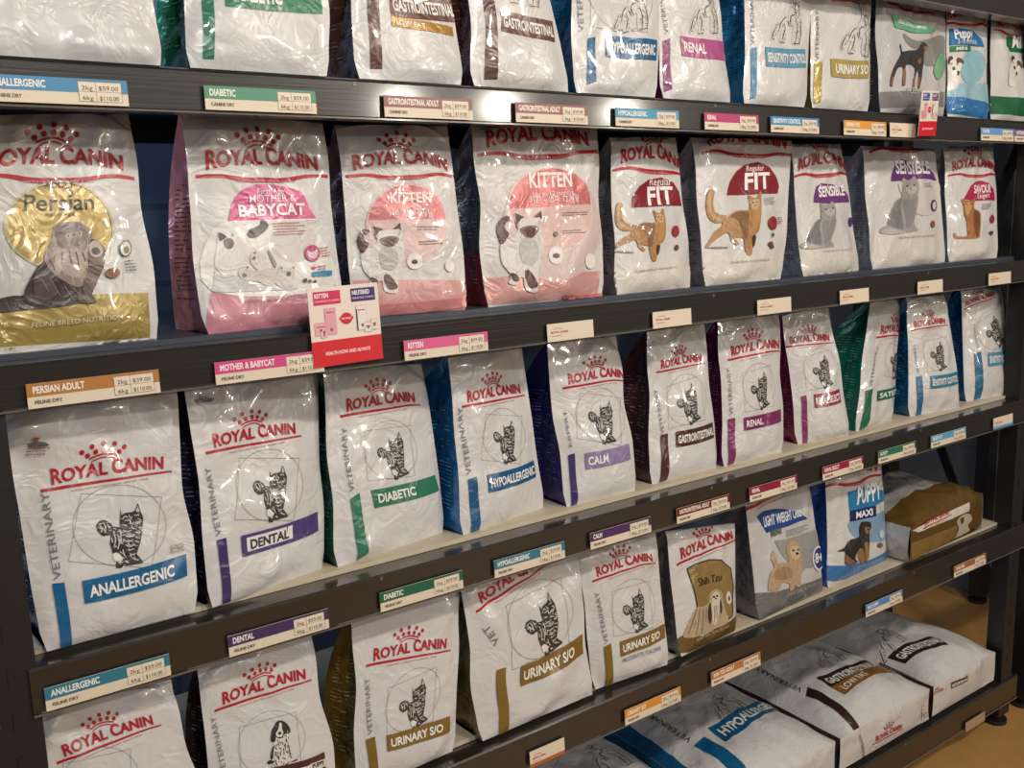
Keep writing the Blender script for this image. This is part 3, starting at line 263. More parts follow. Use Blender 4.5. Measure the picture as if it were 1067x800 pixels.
    'spaniel': [('poly',(214,211,204),[(-0.168,0.627),(-0.228,0.457),(-0.274,0.296),(-0.345,0.21),(-0.397,0.07),(-0.106,0.002),(-0.004,0.048),(0.265,0.122),(0.266,0.159),(0.17,0.18),(0.152,0.409),(0.14,0.643),(0.028,0.723),(-0.112,0.695)],1),('fur',(90,84,82),[121,655,126,634,117,615,-49,458,-39,440,-40,421,-4,152,6,121,-3,94,-230,166,-225,147,-232,129,-193,69,-194,44,-209,28,-50,179,-40,158,-42,140,87,488,106,462,107,435,-93,492,-73,479,-63,458,-13,135,8,124,23,103,-102,575,-108,544,-132,520,46,523,44,495,29,472,-186,262,-188,232,-207,212,-2,699,12,682,15,660,99,551,114,523,111,493,34,473,50,438,46,402,53,547,43,510,13,488,-11,434,13,421,26,398],0.0173),('fur',(60,54,52),[-306,183,-303,159,-315,141,104,364,119,345,123,321,-68,582,-49,566,-40,543,-149,151,-130,119,-130,85,-165,386,-157,356,-166,327,54,351,78,338,93,316,116,331,143,310,157,277,-190,92,-186,64,-198,43,-162,395,-132,383,-109,358,116,271,113,244,97,227,80,371,92,337,85,304,-158,346,-141,332,-133,313,-144,552,-136,533,-139,513,-276,219,-268,199,-272,177,28,709,69,694,97,661,-101,295,-90,256,-101,221,47,594,67,583,78,560,55,397,68,374,70,351,-113,305,-101,281,-102,259],0.0173),('fur',(150,146,142),[-187,244,-193,207,-219,184,-179,355,-186,321,-209,298,-106,649,-94,617,-100,584,-197,164,-187,134,-194,105,-61,115,-37,94,-23,66,-166,112,-157,81,-165,52,-114,203,-93,184,-85,160,-126,630,-92,612,-73,579,-111,402,-90,369,-88,332,48,139,54,110,47,86,-268,146,-247,112,-245,76,30,708,47,694,56,674,43,403,61,388,71,368,59,106,52,84,35,69,-235,336,-245,310,-268,296,-182,126,-180,88,-200,60,-173,129,-180,93,-207,72,87,485,97,450,88,417,-231,299,-211,292,-198,275,-183,270,-185,245,-201,228,57,371,78,361,91,343,-244,368,-243,347,-252,332,-152,312,-127,280,-122,243,-128,357,-138,331,-161,315],0.0173),('poly',(52,46,44),[(0.003,1.016),(-0.077,1.003),(-0.139,0.92),(-0.196,0.846),(-0.234,0.646),(-0.153,0.612),(-0.123,0.714),(-0.081,0.666),(0.002,0.664),(0.031,0.719),(0.102,0.739),(0.167,0.73),(0.187,0.79),(0.143,0.909),(0.077,0.981)],1),('poly',(220,216,210),[(-0.025,0.966),(0.016,0.961),(0.011,0.846),(0.027,0.775),(-0.01,0.691),(-0.107,0.708),(-0.12,0.779),(-0.059,0.857)],1),('disc',(40,36,36),(-0.045,0.766),(-0.013,0.761),(-0.041,0.8)),('poly',(52,46,44),[(-0.174,0.55),(-0.197,0.417),(-0.225,0.269),(-0.268,0.295),(-0.228,0.457)],1),('poly',(52,46,44),[(-0.345,0.21),(-0.276,0.263),(-0.193,0.211),(-0.262,0.175)],1),('poly',(52,46,44),[(-0.052,0.059),(0.013,0.079),(0.117,0.149),(0.099,0.111),(-0.004,0.058)],1),('poly',(52,46,44),[(0.151,0.137),(0.266,0.159),(0.274,0.134),(0.16,0.118)],1),('stroke',(70,64,62),[(-0.161,0.513),(-0.132,0.439)],0.0207),('stroke',(70,64,62),[(-0.089,0.57),(-0.076,0.515)],0.0207),('stroke',(70,64,62),[(-0.019,0.591),(0.002,0.516)],0.0207),('stroke',(70,64,62),[(0.075,0.641),(0.087,0.567)],0.0207),('stroke',(70,64,62),[(-0.121,0.332),(-0.097,0.24)],0.0207),('stroke',(70,64,62),[(-0.048,0.403),(-0.069,0.303)],0.0207),('stroke',(70,64,62),[(0.007,0.443),(0.018,0.3)],0.0207),('stroke',(70,64,62),[(0.049,0.54),(0.051,0.433)],0.0207),('stroke',(70,64,62),[(-0.018,0.257),(0.049,0.207)],0.0207),('stroke',(70,64,62),[(0.118,0.488),(0.135,0.343)],0.0207),('stroke',(70,64,62),[(0.125,0.328),(0.162,0.199)],0.0207),('stroke',(70,64,62),[(-0.175,0.241),(-0.142,0.13)],0.0207),('stroke',(70,64,62),[(-0.168,0.411),(-0.155,0.34)],0.0207),('stroke',(70,64,62),[(-0.08,0.463),(-0.042,0.444)],0.0207)],
    'dalmatian': [('poly',(206,203,198),[(-0.085,0.946),(0.136,0.987),(0.257,0.657),(0.357,0.45),(0.335,0.09),(0.15,0.027),(0.105,0.094),(0.114,0.324),(-0.029,0.216),(-0.056,0.01),(-0.224,-0.032),(-0.171,0.176),(-0.282,0.081),(-0.368,-0.05),(-0.435,-0.026),(-0.336,0.222),(-0.168,0.412),(-0.059,0.512),(-0.048,0.713)],1),('fur',(60,56,55),[-39,607,2,600,14,581,-11,377,5,370,15,357,7,313,37,301,49,278,39,582,72,585,91,576,228,205,237,180,226,149,225,393,271,379,282,346,138,737,169,736,193,725,-304,153,-278,132,-276,98,294,252,311,229,299,197,267,160,310,155,332,137,-169,269,-153,246,-161,221,207,524,206,496,182,468,132,416,185,413,217,395,339,498,338,468,307,432,157,610,175,584,154,550,-330,100,-306,86,-306,63,208,521,232,513,237,490,-75,144,-72,130,-81,113],0.0123),('fur',(100,96,94),[-330,84,-324,62,-337,39,75,543,109,543,121,527,-84,341,-37,336,-2,318,236,657,254,636,244,609,-149,127,-118,112,-108,83,-402,51,-373,35,-368,9,-250,235,-230,220,-221,203,274,352,311,351,328,332,-252,173,-238,153,-242,129,-72,437,-66,417,-76,395,53,842,80,827,95,800,284,120,306,106,307,90,-68,70,-71,46,-89,26,-144,70,-111,59,-103,34,5,393,10,375,2,357,121,605,150,588,144,558,-38,446,-17,444,-6,432,-11,833,0,817,-5,793,237,308,248,283,230,254,269,285,306,276,323,252,-260,289,-249,262,-267,231,-83,85,-67,62,-77,33,-315,238,-286,241,-261,232,-138,284,-112,258,-112,228,235,558,259,551,263,536,32,942,77,944,101,925,195,252,198,228,186,205],0.0123),('fur',(150,146,142),[129,498,134,480,123,457,25,398,44,385,37,360,243,597,280,594,302,574,-129,155,-111,151,-109,136,-27,430,1,430,18,420,155,233,204,230,234,211,315,319,332,300,328,270,254,289,264,267,245,242,-118,154,-109,136,-118,115,-5,884,1,867,-9,845,-53,302,-38,286,-40,266,72,690,111,695,147,687,261,437,299,438,323,426,293,325,309,309,305,284,143,162,184,157,206,135,33,887,51,865,43,839,140,63,186,67,207,52,-140,195,-121,176,-129,151,182,683,223,667,231,639,349,405,352,385,332,366,-155,393,-127,395,-102,386,102,700,154,701,189,682,174,190,209,188,224,168,-86,442,-67,420,-71,397,-145,259,-141,241,-150,227],0.0123),('stroke',(58,55,54),[(-0.009,0.725),(0.047,0.584)],0.0192),('stroke',(58,55,54),[(0.062,0.783),(0.092,0.599),(0.166,0.507)],0.0192),('stroke',(58,55,54),[(0.155,0.697),(0.255,0.537)],0.0192),('stroke',(58,55,54),[(0.285,0.507),(0.348,0.281),(0.321,0.09)],0.0192),('stroke',(58,55,54),[(0.16,0.465),(0.233,0.287),(0.2,0.058)],0.0192),('stroke',(58,55,54),[(0.028,0.5),(-0.01,0.373),(0.042,0.311)],0.0192),('stroke',(58,55,54),[(-0.112,0.417),(-0.195,0.312),(-0.24,0.168)],0.0192),('stroke',(58,55,54),[(-0.296,0.231),(-0.366,0.099),(-0.413,-0.021)],0.0192),('stroke',(58,55,54),[(-0.066,0.36),(-0.006,0.279)],0.0192),('stroke',(58,55,54),[(-0.137,0.307),(-0.096,0.2),(-0.16,0.008)],0.0192),('stroke',(58,55,54),[(-0.345,-0.022),(-0.413,-0.014)],0.0192),('stroke',(58,55,54),[(0.15,0.034),(0.336,0.082)],0.0192),('stroke',(58,55,54),[(-0.211,-0.029),(-0.081,-0.003)],0.0192),('stroke',(58,55,54),[(0.03,0.657),(0.124,0.71)],0.0192),('stroke',(58,55,54),[(0.001,0.453),(0.109,0.511)],0.0192)],
    'doberman': [('poly',(52,48,48),[(-0.42,0.857),(-0.388,0.708),(-0.226,0.76),(0.12,0.865),(0.226,0.993),(0.302,1.076),(0.442,1.067),(0.521,0.997),(0.404,0.897),(0.392,0.669),(0.364,0.561),(0.24,0.083),(0.15,0.063),(0.187,0.314),(0.159,0.443),(0.044,0.245),(0.011,-0.004),(-0.063,0.001),(0.036,0.446),(-0.281,0.437),(-0.272,0.177),(-0.276,0.04),(-0.374,0.008),(-0.375,0.352),(-0.543,0.317),(-0.634,0.107),(-0.652,-0.062),(-0.733,-0.058),(-0.714,0.217),(-0.575,0.468),(-0.447,0.644),(-0.468,0.788)],1),('fur',(70,66,66),[-208,540,-167,511,-173,467,170,378,235,366,258,327,48,436,72,411,64,376,286,858,307,824,292,780,22,742,53,721,44,683,193,532,229,531,252,513,361,979,385,965,393,941,-294,574,-290,549,-304,520,33,775,63,759,71,729,235,696,305,684,330,647,-404,424,-383,406,-386,376,-409,422,-357,411,-327,379,-27,43,-3,25,-6,2,447,1023,482,1004,487,972,15,757,64,743,85,713,0,315,32,283,15,237,-328,669,-300,662,-287,641,123,454,177,444,194,411,-84,793,-58,771,-64,740],0.0133),('fur',(36,32,32),[224,670,287,666,312,639,-702,203,-666,198,-642,181,-343,219,-312,203,-304,172,-233,616,-195,598,-175,568,33,502,106,491,135,451,-366,598,-318,582,-299,551,-40,531,-28,501,-48,465,-328,421,-312,378,-330,336,-127,762,-78,759,-45,742,-445,661,-425,647,-422,624,-58,556,-21,549,-9,528,-417,668,-362,665,-335,635,-348,436,-333,413,-341,382,173,494,195,452,170,402,-391,508,-349,504,-334,481,109,400,164,397,193,373,-23,482,7,476,18,455,-369,690,-343,656,-356,607,-348,433,-333,413,-337,386,-365,209,-330,193,-317,163,170,391,211,371,217,335],0.0133),('poly',(160,100,72),[(0.375,0.996),(0.511,1.028),(0.503,0.973),(0.413,0.912)],1),('poly',(160,100,72),[(0.175,0.295),(0.246,0.311),(0.228,0.087),(0.155,0.071)],0),('poly',(160,100,72),[(-0.046,0.222),(0.03,0.241),(0.01,0.002),(-0.063,0.004)],0),('poly',(160,100,72),[(-0.696,0.126),(-0.634,0.107),(-0.652,-0.062),(-0.723,-0.053)],0),('poly',(160,100,72),[(-0.375,0.352),(-0.288,0.337),(-0.276,0.047),(-0.364,0.013)],0),('poly',(160,100,72),[(0.16,0.66),(0.284,0.726),(0.269,0.622),(0.183,0.584)],1)],
    'jackrussell': [('poly',(218,214,208),[(-0.315,0.643),(0.214,0.473),(0.227,0.217),(0.099,-0.046),(-0.248,-0.067)],1),('poly',(224,220,214),[(-0.215,0.975),(0.184,0.992),(0.391,0.883),(0.319,0.691),(0.181,0.431),(-0.057,0.463),(-0.269,0.599),(-0.319,0.794)],1),('poly',(84,60,48),[(-0.229,0.974),(-0.096,1.006),(-0.033,0.931),(-0.154,0.851),(-0.197,0.707),(-0.284,0.799)],1),('poly',(126,84,58),[(0.148,0.979),(0.347,0.977),(0.491,0.879),(0.413,0.796),(0.265,0.844),(0.171,0.783),(0.107,0.851)],1),('disc',(50,40,40),(-0.006,0.617),(0.066,0.62),(-0.006,0.679)),('poly',(60,48,44),[(0.126,0.541),(0.216,0.525),(0.187,0.39),(0.126,0.418)],1),('disc',(40,34,34),(-0.094,0.755),(-0.062,0.757),(-0.095,0.78)),('disc',(40,34,34),(0.139,0.76),(0.175,0.763),(0.143,0.786))],
    'terrier': [('poly',(202,168,128),[(-0.5,0.736),(-0.554,0.577),(-0.459,0.43),(-0.528,0.312),(-0.549,0.136),(-0.512,-0.021),(-0.385,-0.031),(-0.262,0.006),(-0.186,0.136),(0.075,0.158),(0.123,0.02),(0.243,0.044),(0.283,0.142),(0.362,0.117),(0.466,0.142),(0.443,0.324),(0.468,0.488),(0.418,0.681),(0.36,0.875),(0.284,1.001),(0.114,1.037),(-0.062,0.926),(-0.082,0.792),(0.017,0.574),(-0.197,0.537),(-0.346,0.506),(-0.404,0.595),(-0.444,0.724)],1),('fur',(222,190,150),[-540,147,-512,119,-503,83,125,791,131,756,110,724,357,687,394,668,407,640,-539,143,-515,115,-514,81,295,545,313,527,304,507,206,306,260,291,291,262,206,530,236,507,237,475,-10,371,25,359,39,335,48,412,66,395,69,376,183,502,218,493,237,475,232,215,293,204,327,175,70,786,93,762,83,734,-261,186,-199,169,-168,137,-314,126,-306,108,-319,89,-315,219,-284,187,-285,147,-288,296,-278,263,-301,232,-51,241,-47,197,-86,163,51,681,78,648,72,609,408,488,440,475,454,451,312,398,326,371,307,340,-502,659,-461,639,-438,604,320,884,326,841,297,801,-329,498,-295,476,-292,441,198,651,226,634,234,611,156,630,196,604,198,569],0.0129),('fur',(182,144,102),[-440,137,-431,114,-437,91,187,571,210,553,212,528,-9,264,-10,232,-38,204,315,897,360,869,370,826,-501,120,-472,93,-467,56,-343,282,-320,262,-317,234,428,638,426,612,404,590,-23,707,-11,685,-22,664,-356,505,-311,477,-302,437,184,718,225,696,244,662,383,737,386,701,359,668,-332,65,-318,29,-330,-3,-483,126,-467,90,-481,54,-18,461,-20,431,-44,407,-400,251,-348,231,-318,197,101,392,106,363,79,339,-406,223,-410,185,-431,151,282,603,311,583,315,554,434,348,450,318,426,290,-489,266,-461,241,-456,211,228,372,261,343,262,308,364,243,401,207,398,162,32,520,36,485,5,453,-206,323,-169,304,-152,274],0.0129),('fur',(206,172,130),[53,314,96,289,106,252,177,645,189,620,175,589,224,506,225,480,202,459,96,430,105,402,94,372,384,591,417,565,426,533,-162,191,-141,177,-136,156,38,473,66,459,79,441,251,239,307,215,326,178,-481,264,-446,246,-424,214,112,583,129,565,123,546,-483,60,-460,44,-451,24,-423,83,-387,63,-365,27,202,459,244,440,263,413,270,517,272,481,243,450,321,827,365,812,386,781,-497,202,-470,184,-460,154,-251,116,-233,77,-261,41,-527,120,-492,97,-476,64,-347,170,-318,147,-313,120,137,720,154,686,139,648,-359,336,-327,327,-310,310,-284,309,-275,282,-298,255,100,566,135,556,153,535,138,697,154,676,150,652,-523,243,-479,227,-451,189,-478,542,-435,528,-408,499,-486,248,-460,213,-459,170,-209,456,-212,420,-247,392,129,591,140,567,129,543,327,487,347,446,322,409,256,441,286,425,288,399],0.0129),('poly',(178,140,98),[(-0.393,0.374),(-0.081,0.468),(0.138,0.424),(0.11,0.262),(-0.211,0.203),(-0.424,0.214)],1),('poly',(222,192,152),[(0.037,0.872),(0.276,0.916),(0.351,0.774),(0.284,0.666),(0.101,0.664)],1),('disc',(40,32,28),(0.145,0.824),(0.182,0.828),(0.145,0.847)),('disc',(40,32,28),(0.296,0.854),(0.326,0.858),(0.296,0.878)),('disc',(40,32,28),(0.268,0.771),(0.317,0.776),(0.267,0.798)),('stroke',(226,200,164),[(-0.459,0.652),(-0.411,0.531)],0.0193),('stroke',(226,200,164),[(-0.295,0.415),(-0.207,0.329)],0.0193),('stroke',(226,200,164),[(-0.077,0.436),(0.004,0.284)],0.0193),('stroke',(226,200,164),[(0.188,0.558),(0.252,0.403)],0.0193),('stroke',(226,200,164),[(0.318,0.604),(0.37,0.381)],0.0193),('stroke',(226,200,164),[(-0.457,0.179),(-0.39,0.062)],0.0193),('stroke',(226,200,164),[(0.063,0.941),(0.174,0.987)],0.0193)],
    'maxipup': [('poly',(42,36,34),[(-0.109,0.968),(0.188,1.012),(0.29,0.902),(0.254,0.769),(0.367,0.53),(0.413,0.193),(0.311,0.073),(0.152,0.073),(0.063,0.354),(-0.102,0.338),(-0.177,0.122),(-0.021,0.052),(-0.371,-0.053),(-0.564,-0.06),(-0.647,0.128),(-0.696,0.191),(-0.931,0.159),(-0.729,0.274),(-0.521,0.476),(-0.221,0.61),(-0.222,0.774),(-0.188,0.912)],1),('poly',(170,120,76),[(-0.102,0.338),(0.08,0.356),(0.311,0.073),(0.118,0.069),(-0.072,0.177)],1),('poly',(170,120,76),[(0.101,0.493),(0.314,0.523),(0.41,0.201),(0.314,0.124)],1),('poly',(150,104,66),[(-0.643,0.136),(-0.441,0.087),(-0.126,0.039),(-0.374,-0.049),(-0.555,-0.05)],1),('poly',(158,108,70),[(0.001,0.853),(0.208,0.889),(0.247,0.785),(0.092,0.718)],1),('disc',(30,26,26),(0.173,0.841),(0.213,0.847),(0.167,0.861))],
    'shihtzu': [('poly',(196,174,138),[(0.026,1.017),(-0.129,0.863),(-0.082,0.679),(-0.245,0.535),(-0.437,0.452),(-0.522,0.247),(-0.574,-0.184),(-0.461,-0.206),(-0.235,-0.11),(0.061,0.045),(0.353,0.238),(0.732,0.506),(0.511,0.733),(0.273,1.025),(0.14,1.043)],1),('fur',(220,202,170),[85,692,157,652,169,586,-128,577,-80,550,-75,509,170,634,239,595,259,529,109,628,150,591,149,540,208,666,259,642,271,599,210,790,272,753,277,689,191,943,251,886,249,811,25,789,87,755,90,694,-267,118,-158,86,-115,19,6,760,63,711,61,641,-347,206,-295,151,-302,80,-52,817,43,780,66,704,33,697,118,646,133,563,582,629,644,597,667,545,-15,801,54,729,41,633,-13,612,57,585,86,533,-107,780,-21,725,-22,641,-79,332,-22,304,-7,253,-154,215,-114,168,-135,107],0.0156),('fur',(160,128,90),[-487,-6,-446,-43,-444,-97,252,629,307,596,324,547,-18,393,99,348,134,263,-173,116,-88,69,-73,-7,422,711,464,665,456,604,-402,181,-345,110,-359,23,-230,434,-129,403,-88,339,379,860,423,815,412,752,14,621,72,593,88,544,343,568,421,538,448,477,-456,127,-388,72,-379,-9,298,821,377,763,373,677,-526,-51,-445,-104,-421,-185,39,301,98,270,113,222,14,567,64,540,77,494,196,432,236,380,218,318,142,1040,238,997,267,918,-14,856,53,831,73,787,-8,481,40,429,28,361,232,984,315,931,328,850,-172,330,-119,298,-112,245,249,348,293,316,295,270,119,329,177,266,164,184,-214,265,-134,231,-120,166,205,467,264,439,286,389,185,709,255,667,265,601,-443,235,-386,169,-395,86,-494,161,-441,135,-415,89],0.0156),('fur',(206,186,152),[-390,329,-330,263,-352,177,-295,78,-227,31,-218,-39,585,623,643,586,650,529,121,341,212,287,230,208,72,933,141,880,139,799,-98,801,-37,753,-45,684,-444,131,-390,109,-369,64,-118,870,-77,827,-93,766,-237,310,-189,287,-175,250,128,762,198,706,202,627,-420,215,-370,195,-354,156,-337,213,-296,168,-304,107,161,602,218,577,244,535,-265,314,-169,269,-157,187,-271,378,-231,326,-256,252,-40,538,21,476,2,392,118,905,169,846,151,767,-160,299,-73,267,-53,204,-194,499,-100,473,-66,413,-525,115,-477,91,-458,50,-312,400,-271,364,-277,311,322,848,429,799,460,708,-483,321,-430,298,-414,255],0.0156),('poly',(226,214,192),[(-0.022,0.901),(0.166,0.986),(0.302,0.811),(0.338,0.566),(0.337,0.311),(0.19,0.373),(0.039,0.648)],1),('poly',(72,52,40),[(-0.038,0.694),(-0.044,0.548),(0.035,0.36),(0.14,0.294),(0.171,0.403),(0.055,0.616)],1),('poly',(92,66,48),[(0.269,0.874),(0.388,0.766),(0.429,0.595),(0.349,0.643)],1),('disc',(30,26,26),(0.039,0.848),(0.08,0.862),(0.028,0.87)),('disc',(30,26,26),(0.148,0.905),(0.185,0.918),(0.138,0.927)),('disc',(24,20,20),(0.123,0.837),(0.156,0.849),(0.116,0.853)),('stroke',(146,112,76),[(-0.444,0.414),(-0.463,0.2),(-0.461,-0.11)],0.0277),('stroke',(146,112,76),[(-0.335,0.451),(-0.309,0.253),(-0.254,-0.075)],0.0277),('stroke',(146,112,76),[(-0.223,0.489),(-0.13,0.239),(-0.077,0.013)],0.0277),('stroke',(146,112,76),[(-0.12,0.559),(-0.01,0.276)],0.0277),('stroke',(146,112,76),[(0.142,0.683),(0.273,0.363)],0.0277),('stroke',(146,112,76),[(0.205,0.705),(0.327,0.453)],0.0277),('stroke',(146,112,76),[(-0.455,0.306),(-0.471,0.059)],0.0277)],
}
